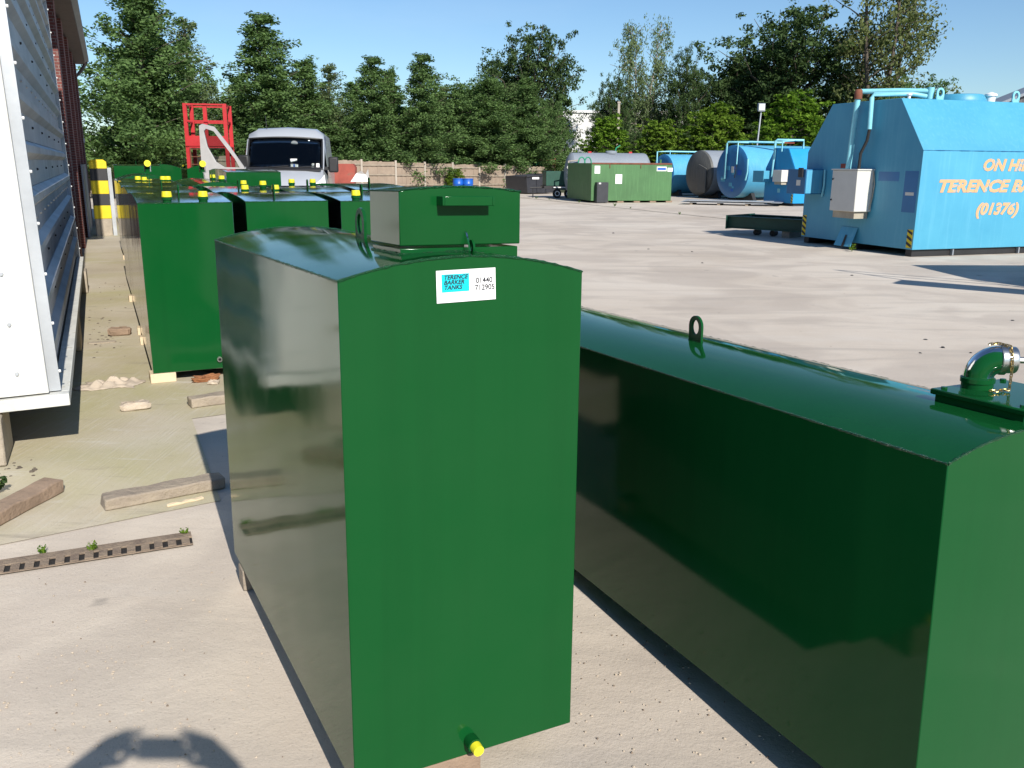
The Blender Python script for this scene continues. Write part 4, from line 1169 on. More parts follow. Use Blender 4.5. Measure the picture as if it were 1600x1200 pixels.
# ------------------------------------------------------------------ van
def van():
    c = AT(441, 281, 21.4)
    o = empty('van', (c.x, 21.4, 0), R(9), 'silver high-roof van facing the camera with its driver door open', 'van')
    # stations along y (0 = nose): (y, list of (halfwidth, z)) ring from sill to roof
    def ring(y, zs):
        return y, zs
    st = [
        (0.00, [(.80, .40), (.86, .60), (.86, .95), (.78, 1.10), (.40, 1.15), (0, 1.16)]),
        (0.12, [(.90, .34), (.95, .60), (.95, 1.02), (.86, 1.22), (.45, 1.28), (0, 1.29)]),
        (0.50, [(.96, .30), (.99, .60), (.99, 1.15), (.91, 1.41), (.50, 1.46), (0, 1.47)]),
        (0.78, [(.97, .30), (1.0, .60), (1.0, 1.25), (.93, 1.52), (.55, 1.555), (0, 1.565)]),
    ]
    post = [
        (1.55, [(.98, .30), (1.01, .60), (1.01, 1.35), (.925, 2.22), (.62, 2.30), (0, 2.325)]),
        (1.75, [(.98, .30), (1.01, .60), (1.01, 1.35), (.915, 2.38), (.70, 2.49), (0, 2.52)]),
        (2.30, [(.98, .30), (1.01, .60), (1.01, 1.35), (.90, 2.40), (.74, 2.54), (0, 2.58)]),
        (5.60, [(.98, .30), (1.01, .60), (1.01, 1.35), (.90, 2.40), (.74, 2.53), (0, 2.57)]),
    ]
    def loft(sts, cap_back=False):
        mb = MB(); vs, fs = [], []
        for y, pr in sts:
            full = [(x, z) for x, z in pr] + [(-x, z) for x, z in pr[-2::-1]]
            vs += [(x, y, z) for x, z in full]
        n = 11
        for k in range(len(sts) - 1):
            for i in range(n - 1): fs.append((k * n + i, k * n + i + 1, (k + 1) * n + i + 1, (k + 1) * n + i))
        fs.append(tuple(range(n)))
        if cap_back: b = (len(sts) - 1) * n; fs.append(tuple(b + i for i in range(n - 1, -1, -1)))
        return mb.add(vs, fs)
    mbn = loft(st); mbn.f = mbn.f
    MBn = mbn.build('bonnet', MT['silver'], o, smooth=60)
    mbb = loft(post, True)
    mbb.f = [f for f in mbb.f if f != tuple(range(11))]
    MBb = mbb.build('body', MT['silver'], o, smooth=60)
    # lower side and A-pillars between the bonnet and the body
    MB().add([(.97, .78, .30), (1.0, .78, .60), (1.0, .78, 1.0), (.93, .78, 1.52), (1.01, 1.55, 1.35), (1.01, 1.55, .60), (.98, 1.55, .30)], [(0, 1, 5, 6), (1, 2, 4, 5), (2, 3, 4)]).build('side_panel', MT['silver'], o)
    MB().add([(-.97, .78, .30), (-1.0, .78, .60), (-1.01, 1.55, .60), (-.98, 1.55, .30)], [(0, 1, 2, 3)]).build('sill', MT['silver'], o)
    for s in (-1, 1):
        MB().tube([(s * .92, .80, 1.52), (s * .925, 1.18, 1.88), (s * .915, 1.57, 2.24)], [.03, .032, .035], 6).build('windscreen_pillar', MT['silver'], o, smooth=60)
    ws = MB(); nx, ny = 12, 6; vs, fs = [], []
    for j in range(ny + 1):
        t = j / ny
        for i in range(nx + 1):
            s = i / nx * 2 - 1
            vs.append((s * (.905 - .01 * t), .79 + .76 * t - .10 * (1 - s * s), 1.575 + .735 * t - .04 * abs(s) ** 2))
    for j in range(ny):
        for i in range(nx): fs.append((j * (nx + 1) + i, j * (nx + 1) + i + 1, (j + 1) * (nx + 1) + i + 1, (j + 1) * (nx + 1) + i))
    w = ws.add(vs, fs).build('windscreen', MT['glass'], o, smooth=60)
    so = w.modifiers.new('thick', 'SOLIDIFY'); so.thickness = .006
    # black surround
    sr = MB(); e = [vs[i] for i in range(nx + 1)] + [vs[j * (nx + 1) + nx] for j in range(1, ny + 1)] + [vs[ny * (nx + 1) + i] for i in range(nx - 1, -1, -1)] + [vs[j * (nx + 1)] for j in range(ny - 1, -1, -1)]
    sr.tube([(x, y - .006, z) for x, y, z in e], .022, 5); sr.build('windscreen_seal', MT['black_plastic'], o)
    # cabin interior
    MB().prism([(.74, 1.1), (.74, 1.50), (.87, 1.555), (1.15, 1.56), (1.28, 1.48), (1.28, 1.0)], 'x', -.88, .88).build('dashboard', MT['black_plastic'], o)
    MB().box(-.95, .95, 2.25, 2.30, .5, 2.35).build('bulkhead', MT['cab_trim'], o)
    for x in (-.5, .15, .55):
        MB().prism([(1.75, .85), (2.20, .85), (2.22, 1.7), (2.08, 2.0), (1.98, 1.7), (1.95, 1.1), (1.75, 1.05)], 'x', x - .2, x + .2).build('seat', MT['cab_trim'], o, bevel=.03)
    stw = MB(); n = 18
    stw.tube([(-.48 + .19 * math.cos(6.2832 * i / n), 1.30 + .10 * math.sin(6.2832 * i / n), 1.62 + .16 * math.sin(6.2832 * i / n)) for i in range(n + 1)], .016, 6, False)
    stw.build('steering_wheel', MT['inner_grey'], o, smooth=60)
    for (x, y, sx, sy, sz, m) in [(-.02, .90, .26, .14, .05, 'white'), (.10, .93, .10, .08, .09, 'red'), (.20, .92, .16, .14, .14, 'white'), (.30, .86, .24, .12, .06, 'drum_blue'), (.52, .92, .22, .12, .05, 'grey_box'), (.66, .9, .12, .1, .07, 'white')]:
        MB().obox((x, y + .02, 1.562 + sz * .8), (sx, sy, sz * 1.6), Matrix.Rotation(rng.uniform(-.4, .4), 3, 'Z')).build('dashboard_clutter', MT[m], o)
    MB().box(.76, .84, .795, .802, 1.58, 1.68).build('tax_disc', MT['white'], o)
    MB().lathe([(.03, 0), (.09, .02), (.09, .05)], (.22, 1.36, 2.14), 10, (0, -1, 0)).build('interior_mirror', MT['chrome'], o)
    # wipers
    wp = MB(); wp.tube([(-.45, .66, 1.57), (.10, .67, 1.62)], .012, 5); wp.tube([(.20, .66, 1.57), (.75, .72, 1.61)], .012, 5); wp.build('wiper', MT['black_plastic'], o)
    MB().prism([(.60, 1.53), (.70, 1.585), (.76, 1.57), (.60, 1.49)], 'x', -.88, .88).build('scuttle', MT['black_plastic'], o)
    # lamps, grille, bumper, mirrors, aerial
    for s in (-1, 1):
        h = MB().add([(s * .62, .03, .95), (s * .92, .08, .98), (s * .975, .28, 1.20), (s * .95, .42, 1.40), (s * .87, .20, 1.28), (s * .68, .08, 1.14)], [(0, 1, 2, 3, 4, 5)]).build('headlight', MT['white'], o)
        so = h.modifiers.new('thick', 'SOLIDIFY'); so.thickness = .05; so.offset = 1
    g = MB()
    for k in range(4): g.box(-.55, .55, -.03, .02, .85 + k * .055, .885 + k * .055)
    g.build('grille', MT['black_plastic'], o)
    MB().box(-.94, .94, -.10, .10, .28, .58).build('bumper', MT['black_plastic'], o, bevel=.04)
    def mirror(s, x, y):
        m = MB().box(x - .12, x + .12, y - .10, y + .06, 1.46, 1.84).build('door_mirror', MT['black_plastic'], o, bevel=.04)
        MB().box(min(x, s * .95), max(x, s * .95), y - .02, y + .05, 1.52, 1.60).build('mirror_arm', MT['black_plastic'], m)
    mirror(1, 1.17, 1.05)
    MB().tube([(-.48, 1.80, 2.52), (-.52, 2.0, 2.85)], [.012, .005], 5).build('aerial', MT['black_plastic'], o)
    for s in (-1, 1):
        for y in (.85, 4.5):
            wh = MB().lathe([(.20, -.11), (.33, -.11), (.345, -.07), (.345, .07), (.33, .11), (.20, .11)], (s * .88, y, .345), 20, (1, 0, 0)).build('tyre', MT['rubber'], o, smooth=40)
            MB().lathe([(.02, -.08), (.21, -.105), (.21, .105), (.02, .08)], (s * .88, y, .345), 14, (1, 0, 0)).build('rim', MT['galv'], wh, smooth=40)
    # open driver door, hinged at the front edge on the image left
    d = empty_door = bpy.data.objects.new('door', None); col.objects.link(d); d.parent = o; d.location = (-.88, .80, .15); d.rotation_euler = (0, 0, R(-86 + 12) )
    outer = [(.0, .40), (1.02, .40), (1.02, 1.20), (1.00, 2.18), (.86, 2.22), (.66, 2.14), (.08, 1.36), (0, 1.22)]
    inner = [(.12, 1.33), (.55, 1.33), (.75, 1.36), (.90, 1.50), (.90, 2.02), (.84, 2.09), (.70, 2.04), (.16, 1.40)]
    return o, d, outer, inner
VAN, DOOR, outer_, inner_ = van()
def van_door():
    d = DOOR
    # door leaf in its own plane: x along the door from the hinge, z up
    d.rotation_euler = (0, 0, R(180 - 14)); 
    th = .07; d.scale = (1.06, 1, 1.06)
    frame_out = [(.02, 1.22), (1.06, 1.22), (1.07, 1.60), (1.06, 2.26), (.98, 2.30), (.72, 2.24), (.38, 1.80), (.08, 1.36)]
    frame_in = [(.17, 1.34), (.52, 1.34), (.72, 1.46), (.90, 1.80), (.96, 2.14), (.90, 2.19), (.72, 2.13), (.26, 1.52)]
    MB().ring(frame_out, frame_in, lambda a, b, t: Vector((a, t, b)), th).build('window_frame', MT['inner_grey'], d, bevel=.02)
    MB().prism([(.02, .42), (1.02, .42), (1.04, 1.22), (.02, 1.22)], 'y', 0, th).build('door_skin', MT['silver'], d, bevel=.01)
    MB().prism([(.06, .48), (.98, .48), (1.0, 1.20), (.80, 1.30), (.06, 1.20)], 'y', th + .002, th + .05).build('door_trim', MT['inner_grey'], d, bevel=.015)
    MB().prism(frame_in, 'y', .03, .036).build('door_glass', MT['glass'], d)
    MB().box(-.02, .24, -.16, -.02, 1.30, 1.62).build('door_mirror', MT['black_plastic'], d, bevel=.04)
van_door()

# ------------------------------------------------------------------ red platform tower
def red_tower():
    c = AT(326, 250, 27.0)
    o = empty('access_tower', (c.x, 27.0, 0), R(10), 'red painted steel access platform with guard rails left of the van', 'platform')
    hw, dp = .56, 1.1
    for x, y in ((-hw, 0), (0.0, -.02), (hw, 0), (-hw, dp), (hw, dp)):
        MB().box(x - .055, x + .055, y - .05, y + .05, 0, 3.36).build('post', MT['red'], o)
    MB().box(-hw - .05, hw + .05, -.075, -.052, 2.15, 2.44).build('kick_plate', MT['red'], o)
    MB().box(-hw - .05, hw + .05, -.05, dp, 2.10, 2.149).build('deck', MT['red'], o)
    for z in (2.86, 3.33):
        MB().box(-hw + .056, hw - .056, -.106, -.076, z - .022, z + .022).build('guard_rail', MT['red'], o)
        MB().box(-hw + .056, hw - .056, dp + .052, dp + .09, z - .022, z + .022).build('guard_rail', MT['red'], o)
        for x in (-hw, hw): MB().box(x - .02, x + .02, .051, dp - .051, z - .022, z + .022).build('guard_rail', MT['red'], o)
    MB().box(-hw, hw, -.09, -.053, 1.30, 1.38).build('brace', MT['red'], o)
    for k in range(9):
        MB().cyl((-hw + .08, -.12, .3 + k * .22), (-hw + .42, -.12, .3 + k * .22), .014, None, 6).build('ladder_rung', MT['rust'], o)
    for x in (-hw + .08, -hw + .42): MB().cyl((x, -.12, .05), (x, -.12, 2.1), .018, None, 6).build('ladder_stile', MT['rust'], o)
red_tower()

# ------------------------------------------------------------------ big blue octagonal tank
def haz_panel(o, x, y0, y1, z0, z1, nrm='x'):
    p = MB().box(x - .004, x - .001, y0, y1, z0, z1).build('hazard_stripe', MT['hazard_yellow'], o)
    n = int((z1 - z0) / .12) + 1
    for k in range(n):
        za = z0 + k * .12
        pts = [(y0, za), (y1, za + .07), (y1, min(za + .125, z1)), (y0, min(za + .055, z1))]
        if pts[1][1] < z1: MB().prism(pts, 'x', x - .007, x - .0045).build('black_bar', MT['hazard_black'], p)

def blue_tank():
    o = empty('octagonal_tank', (7.7, 17.05, 0), math.atan2(.327, .945), 'largest blue octagonal tank with orange stencilled lettering at right', 'tank')
    Lg = 7.2
    prof = [(0, .14), (0, 2.0), (.72, 2.98), (2.72, 2.98), (3.42, 2.0), (3.42, .14)]
    MB().prism(prof, 'x', 0, Lg).build('shell', MT['blue'], o, bevel=.006)
    sk = MB()
    for y in (.06, 1.6, 3.2): sk.box(.05, Lg - .05, y, y + .16, .006, .138)
    sk.build('skid', MT['black_steel'], o)
    for x in (1.0, 2.7, 4.4): MB().box(x, x + .03, -.004, .056, .012, .13).build('skid_gusset', MT['grey_tank'], o)
    mb = MB(); bead(mb, [(-.002, 0, 2.0), (Lg, 0, 2.0)], .008, 4, 5, .06); mb.build('weld_seam', MT['blue_dark'], o, smooth=60)
    # control box on the end
    b = MB().box(-.42, -.003, 1.24, 2.0, .80, 1.62).build('control_box', MT['grey_box'], o, bevel=.012)
    MB().box(-.44, -.01, 1.22, 2.02, 1.621, 1.645).build('box_roof', MT['grey_box'], b)
    MB().box(-.36, -.03, 1.30, 1.95, .66, .798).build('box_base', MT['tan_box'], b)
    MB().cyl((-.424, 1.96, 1.44), (-.44, 1.96, 1.44), .018, None, 8).build('lock', MT['black_plastic'], b)
    MB().cyl((-.424, 1.96, 1.02), (-.44, 1.96, 1.02), .018, None, 8).build('lock', MT['black_plastic'], b)
    MB().tube([(-.03, 1.235, 1.6), (-.02, 1.19, 1.35), (-.03, 1.20, 1.1), (-.05, 1.235, .84)], .012, 6).build('cable', MT['tan_box'], b, smooth=60)
    # pipes
    MB().tube([(-.16, 1.85, 1.645), (-.15, 1.82, 2.4), (-.14, 1.78, 3.16)], .058, 10).build('riser_pipe', MT['cyan_pipe'], o, smooth=50)
    MB().lathe([(.075, -.1), (.078, -.02), (.078, .06), (.06, .09)], (-.14, 1.78, 3.12), 12).build('pipe_elbow', MT['rust'], o, smooth=40)
    MB().tube([(-.10, 1.78, 3.17), (.45, 1.30, 3.17), (.9, .95, 3.15)], .05, 10).build('top_pipe', MT['cyan_pipe'], o, smooth=50)
    MB().cyl((.90, .95, 3.0), (.90, .95, 3.22), .07, None, 12).build('top_flange', MT['cyan_pipe'], o, smooth=40)
    MB().tube([(-.12, 1.38, 2.42), (-.12, 1.40, 3.02), (-.08, 1.40, 3.09), (.5, 1.0, 3.09), (.8, .95, 3.05)], .045, 10).build('vent_pipe', MT['cyan_pipe'], o, smooth=50)
    MB().tube([(-.12, 1.38, 2.42), (-.12, 1.42, 2.2), (-.16, 1.52, 1.95), (-.16, 1.53, 1.65)], .03, 8).build('hose', MT['rubber'], o, smooth=50)
    # filling cabinet on the left of the end face
    c = MB().box(-.46, -.003, 2.82, 3.46, 1.10, 1.63).build('filling_cabinet', MT['blue_dark'], o, bevel=.008)
    MB().box(-.44, -.02, 2.812, 2.8175, 1.12, 1.61).build('cabinet_sunlit_side', MT['blue_pale'], c)  # sunlight on this side put into paler blue; shaded front in darker blue
    MB().box(-.468, -.461, 2.98, 3.12, 1.28, 1.40).build('cabinet_latch', MT['grey_box'], c)
    MB().box(-.50, -.463, 2.90, 3.04, 1.46, 1.66).build('cabinet_vent', MT['black_steel'], c)
    MB().tube([(-.04, 2.74, 1.62), (-.04, 2.72, 1.3), (-.04, 2.76, 1.05)], .022, 8).build('cabinet_pipe', MT['cyan_pipe'], c, smooth=50)
    # plates, flap, repaint patches, hazard tape
    MB().box(-.006, -.002, 2.0, 2.28, 1.66, 1.75).build('data_plate', MT['rust_red'], o)
    MB().box(-.006, -.002, .12, .34, 1.16, 1.22).build('data_plate', MT['grey_box'], o)
    MB().box(-.0018, -.0006, .05, .40, .84, 1.62).build('repaint_patch', MT['blue_shade_and_patch'], o)
    MB().box(-.0018, -.0006, .55, 1.12, 1.42, 1.60).build('repaint_patch', MT['blue_shade_and_patch'], o)
    fl = MB().add([(-.16, 1.55, .06), (-.16, 2.06, .06), (-.01, 2.04, .45), (-.01, 1.55, .45)], [(0, 1, 2, 3)]).build('drip_flap', MT['blue_pale'], o)
    m = fl.modifiers.new('thick', 'SOLIDIFY'); m.thickness = .012
    MB().add([(-.185, 1.74, .05), (-.185, 1.82, .05), (-.10, 1.81, .30), (-.10, 1.76, .30)], [(0, 1, 2, 3)]).build('flap_slot', MT['hazard_black'], fl)
    haz_panel(o, 0, .03, .17, .17, .52)
    haz_panel(o, 0, 3.27, 3.40, .17, .62)
    # roof fittings
    for x in (1.0, 2.95, 6.2):
        e = MB(); eye_plate(e, (x, .80, 2.98), .23, .22, .03, 'x'); e.build('lifting_eye', MT['cyan_pipe'], o, bevel=.003)
    MB().lathe([(.50, 0), (.50, .05), (.44, .14), (.40, .15), (.01, .17)], (1.95, 1.25, 2.98), 24).build('manhole', MT['blue'], o, smooth=40)
    MB().lathe([(.09, 0), (.09, .1), (.12, .12), (.12, .16), (.02, .2)], (2.45, .95, 2.98), 12).build('vent_cap', MT['white'], o, smooth=40)
    MB().lathe([(.03, 0), (.03, .06), (.05, .06), (.05, .09)], (.25, .80, 2.98), 8).build('vent_cap', MT['white'], o, smooth=40)
    # stencilled lettering on the long side (faces -y)
    rx = (R(90), 0, 0)
    for tx, x, z, s in (('ON HIRE', 1.47, 1.64, .30), ('TERENCE BARKER', .42, 1.235, .315), ('(01376)', 1.44, .80, .301)):
        text_mesh('lettering', tx, s, MT['orange_text'], o, (x, -.0045, z), rx, .22, bold=.014, sx=1.32 if s > .31 else 1.15, depth=.001)
blue_tank()

# ------------------------------------------------------------------ mid-distance tanks
def h_cylinder(name, face_px, face_py, Y, r, L, yaw, end_mat, side_mat, label, dish=.10, z0=.12):
    """horizontal cylinder whose near end faces the camera, axis running away to the right"""
    c = AT(face_px, face_py, Y)
    o = empty(name, (c.x, Y, 0), yaw, label, 'tank')
    zc = r + z0
    MB().cyl((0, 0, zc), (0, L, zc), r, None, 40, False).build('shell', side_mat, o, smooth=40)
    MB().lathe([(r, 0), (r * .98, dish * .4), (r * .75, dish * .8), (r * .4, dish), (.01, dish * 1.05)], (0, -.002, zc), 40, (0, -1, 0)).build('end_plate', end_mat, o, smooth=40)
    MB().lathe([(r, 0), (.01, .02)], (0, L, zc), 40, (0, 1, 0)).build('end_plate', end_mat, o)
    for y in (.6, L - .8):
        MB().prism([(-r * .8, .004), (r * .8, .004), (r * .62, zc - r * .80), (0, z0 + .01), (-r * .62, zc - r * .80)], 'y', y, y + .2).build('saddle', MT['black_steel'], o)
    return o, zc
c1, z1 = h_cylinder('cylinder_tank', 1144, 273, 45.0, 1.28, 4.6, R(-66), MT['blue_shade_and_patch'], MT['blue_pale'], 'blue cylinder tank with round spotted end and pale pipework', .04)  # shade on the end plate is put into its darker blue
patches = MB()
prs = random.Random(5)
for k in range(9):
    x, z = prs.uniform(-.7, .7), prs.uniform(-.9, .3); s = prs.uniform(.06, .16)
    MB().box(x - s, x + s, -.056, -.048, z1 + z - s, z1 + z + s * .6).build('paint_patch', MT['drum_blue'] if k % 2 else MT['blue'], c1)
MB().box(-.02, .18, -.062, -.056, z1 - .05, z1 + .25).build('data_plate', MT['grey_box'], c1)
MB().tube([(-.65, -.14, z1 - .35), (-.40, -.14, z1 - .35), (-.38, -.14, z1 + 1.35), (-.33, -.12, z1 + 1.42), (.6, .5, z1 + 1.42), (1.3, 2.0, z1 + 1.40)], .05, 8).build('fill_pipe', MT['cyan_pipe'], c1, smooth=50)
MB().tube([(.45, -.12, z1 + .35), (.47, -.12, z1 + 1.38), (.6, .4, z1 + 1.38)], .03, 8).build('vent_pipe', MT['cyan_pipe'], c1, smooth=50)
MB().tube([(.45, -.12, z1 + .35), (.40, -.13, z1 + .0), (.36, -.13, z1 - .3)], .02, 6).build('hose', MT['rubber'], c1, smooth=50)
MB().tube([(1.24, -.08, z1 + .6), (1.30, -.10, z1), (1.18, -.10, z1 - .4)], .04, 8).build('side_pipe', MT['cyan_pipe'], c1, smooth=50)
MB().tube([(.2, 1.4, z1 + 1.42), (.2, 3.6, z1 + 1.42)], .03, 6).build('walk_rail', MT['rust_red'], c1)
c2, z2 = h_cylinder('cylinder_tank', 1094, 277, 48.0, 1.17, 4.4, R(-66), MT['brown_tank'], MT['grey_tank'], 'brown cylinder tank between two blue cylinders', .30)
MB().prism([(.30, .3), (.95, .3), (.95, 1.55), (.30, 1.75)], 'y', -.36, -.30).build('end_frame', MT['brown_tank'], c2, bevel=.01)
c3, z3 = h_cylinder('cylinder_tank', 1036, 276, 51.0, 1.08, 4.8, R(-66), MT['blue_shade_and_patch'], MT['blue_pale'], 'blue cylinder tank directly behind the faded green tank', .05)  # end coloured darker than the shell to stand for its shade
MB().tube([(-.55, -.1, z3 - .2), (-.55, -.1, z3 + 1.22), (-.3, .5, z3 + 1.24), (.4, 2.6, z3 + 1.22)], .045, 8).build('fill_pipe', MT['cyan_pipe'], c3, smooth=50)
MB().tube([(.0, .4, z3 + .98), (.0, .4, z3 + 1.3)], .03, 6).build('vent_pipe', MT['cyan_pipe'], c3)
MB().box(.62, .95, -.30, -.26, .45, 1.35).build('notice_board', MT['white'], c3)

def second_octagon():
    p = Vector((12.05, 38.6, 0)); o = empty('octagonal_tank', p, R(19), 'smaller bright blue octagonal tank left of the largest blue one', 'tank')
    prof = [(0, .12), (0, 1.56), (.55, 2.42), (1.55, 2.46), (2.15, 1.60), (2.15, .12)]
    MB().prism(prof, 'x', 0, 5.0).build('shell', MT['blue_bright'], o, bevel=.006)
    MB().prism([(p_[0], p_[1]) for p_ in [(.03, .15), (.03, 1.55), (.57, 2.39), (1.54, 2.43), (2.12, 1.59), (2.12, .15)]], 'x', -.012, -.003).build('end_plate', MT['blue_bright'], o)
    MB().box(.1, 4.9, .1, 2.0, .008, .115).build('skid', MT['black_steel'], o)
    b = MB().box(-.38, -.014, .42, 1.05, 1.02, 1.52).build('control_box', MT['grey_box'], o, bevel=.01)
    MB().box(-.32, -.02, .48, .98, .90, 1.018).build('box_base', MT['tan_box'], b)
    MB().box(-.45, -.014, 1.62, 2.45, .98, 1.48).build('filling_cabinet', MT['blue'], o, bevel=.01)
    MB().box(-.03, -.014, .10, .34, 1.05, 1.46).build('notice_plate', MT['rust_red'], o)
    MB().tube([(-.1, 1.5, 1.2), (-.1, 1.42, 2.75), (-.05, 1.36, 2.80), (.9, .8, 2.78), (.9, .8, 2.4)], .05, 8).build('riser_pipe', MT['cyan_pipe'], o, smooth=50)
    MB().tube([(-.08, .95, 2.3), (-.08, .95, 2.72), (.4, .8, 2.76)], .035, 8).build('vent_pipe', MT['cyan_pipe'], o, smooth=50)
    e = MB(); eye_plate(e, (1.9, 1.0, 2.44), .26, .22, .03, 'x'); e.build('lifting_eye', MT['blue_bright'], o)
    haz_panel(o, -.012, .02, .12, .14, .50)
    MB().box(-.016, -.0125, .95, 1.15, .55, .72).build('paint_patch', MT['cyan_pipe'], o)
second_octagon()

def green_box_tank():
    a = G(923, 317); d = Vector((math.cos(R(14)), math.sin(R(14)), 0)) * 3.92
    o = empty('box_tank', (a.x, a.y, 0), math.atan2(d.y, d.x), 'faded green rectangular tank with white notices and dark door', 'tank')
    L = d.length
    Hh = 1.76
    MB().box(0, L, 0, 3.6, .09, Hh).build('shell', MT['old_green'], o, bevel=.01)
    for x in (.55, 1.3, 2.1, 2.9, 3.7): MB().box(x, x + .3, .03, 2.2, .005, .088).build('skid_foot', MT['red_wood'], o)
    MB().box(.02, L - .02, -.02, .0, Hh - .05, Hh + .02).build('top_rail', MT['rust'], o)
    for x in (.85, 2.35): MB().box(x, x + .03, -.025, -.003, Hh - .22, Hh - .055).build('bracket', MT['rust'], o)
    for x, z, w, h, m in ((.14, 1.30, .26, .34, 'white'), (1.15, .85, .32, .42, 'white'), (3.15, 1.42, .48, .20, 'white'), (3.68, 1.40, .26, .17, 'white')):
        n = MB().box(x, x + w, -.012, -.003, z, z + h).build('notice', MT[m], o)
        if w > .4: MB().box(x + .03, x + w - .03, -.016, -.0125, z + .05, z + h - .05).build('print', MT['drum_blue'], n)
    dr = MB().box(.18, .72, -.30, -.004, .02, .92).build('pump_locker', MT['black_skip'], o, bevel=.01)
    MB().box(.26, .36, -.306, -.301, .84, .90).build('latch', MT['white'], dr)
    for x in (-.25, .05):
        pts = [(x + .16 * math.cos(R(180 - 18 * i)), .7, Hh + .26 * math.sin(R(18 * i))) for i in range(11)]
        MB().tube(pts, .028, 6).build('goose_neck', MT['sea_green'], o, smooth=60)
    MB().cyl((3.75, 1, Hh), (3.75, 1, Hh + .18), .05, None, 8).build('vent', MT['old_green'], o)
green_box_tank()

def grey_cylinder():
    a = AT(893, 275, 46.0)
    o = empty('cylinder_tank', (a.x, 46.0, 0), R(6), 'grey cylinder tank lying behind the faded green tank', 'tank')
    r = 1.05; zc = 1.22; L = 3.7
    MB().cyl((0, 0, zc), (L, 0, zc), r, None, 40, False).build('shell', MT['grey_tank'], o, smooth=40)
    for x, s in ((0, -1), (L, 1)):
        MB().lathe([(r, 0), (r * .96, .10), (r * .75, .24), (r * .4, .34), (.01, .37)], (x, 0, zc), 40, (s, 0, 0)).build('end_plate', MT['grey_tank'], o, smooth=40)
    MB().lathe([(.30, 0), (.30, .10), (.26, .14), (.01, .16)], (2.0, -.1, zc + r - .04), 16).build('manhole', MT['grey_tank'], o, smooth=40)
    MB().tube([(2.2, -.1, zc + r), (2.25, -.1, zc + r + .25), (2.45, -.1, zc + r + .38)], .03, 6).build('vent_pipe', MT['sea_green'], o, smooth=50)
    for x in (.9, 3.0): MB().box(x - .08, x + .08, -.1, .05, zc + r - .02, zc + r + .07).build('lifting_lug', MT['red'], o)
    for x in (.7, 2.9): MB().prism([(-.8, .004), (.8, .004), (.6, .45), (0, .18), (-.6, .45)], 'x', x, x + .2).build('saddle', MT['black_steel'], o)
    MB().tube([(-.15, -1.1, .75), (-.35, -1.1, .75), (-.35, -1.1, 1.85), (.25, -1.0, 1.9)], .04, 6).build('valve_pipe', MT['post'], o, smooth=50)
    for z in (1.0, 1.3, 1.55): MB().lathe([(.03, -.06), (.09, -.05), (.09, .05), (.03, .06)], (-.35, -1.12, z), 8, (0, 1, 0)).build('valve_wheel', MT['grey_box'], o)
grey_cylinder()

# ------------------------------------------------------------------ skips and clutter along the fence
def skip(name, px0, px1, pyb, H, dpt, mat, label, slope=0.0, rim=None, lean=.12):
    a, b = G(px0, pyb), G(px1, pyb - 1)
    d = b - a; L = d.length
    o = empty(name, (a.x, a.y, 0), math.atan2(d.y, d.x), label, 'skip')
    th = .05; h1 = H + slope
    MB().prism([(lean * L, .06), (L * (1 - lean * .6), .06), (L, h1), (0, H)], 'y', 0, th).build('side', mat, o)
    MB().prism([(lean * L, .06), (L * (1 - lean * .6), .06), (L, h1), (0, H)], 'y', dpt - th, dpt).build('side', mat, o)
    MB().add([(lean * L, th, .06), (lean * L, dpt - th, .06), (0, dpt - th, H), (0, th, H), (lean * L + th, th, .06), (lean * L + th, dpt - th, .06), (th, dpt - th, H), (th, th, H)], [(0, 3, 2, 1), (4, 5, 6, 7), (3, 7, 6, 2), (0, 1, 5, 4)]).build('end', mat, o)
    e = L * (1 - lean * .6)
    MB().add([(e, th, .06), (e, dpt - th, .06), (L, dpt - th, h1), (L, th, h1), (e - th, th, .06), (e - th, dpt - th, .06), (L - th, dpt - th, h1), (L - th, th, h1)], [(0, 1, 2, 3), (4, 7, 6, 5), (3, 2, 6, 7), (0, 4, 5, 1)]).build('end', mat, o)
    MB().box(lean * L + th, e - th, th, dpt - th, .05, .09).build('floor', mat, o)
    MB().tube([(-.03, -.03, H), (L + .03, -.03, h1)], .05, 6).build('rim', rim or mat, o)
    for f in (.33, .66): MB().prism([(lean * L * (1 - 0) + (e - lean * L) * f, .08), (lean * L + (e - lean * L) * f + .08, .08), (L * f + .08, H + slope * f - .06), (L * f, H + slope * f - .06)], 'y', -.04, -.002).build('rib', mat, o)
    return o
bs = skip('skip', 822, 868, 303.5, 1.0, 1.9, MT['black_skip'], 'black open skip beside the small trailer at the yard edge', .15, lean=.05)
MB().box(.42, .95, -.05, -.042, .84, .96).build('name_plate', MT['white'], bs)
skip('skip', 790, 846, 299, 1.40, 2.2, MT['sea_green'], 'sea green skip with sloping rim behind the black skip', .42)
skip('skip', 752, 793, 300, 1.35, 1.9, MT['rust_red'], 'red skip just left of the sea green skip', .0)
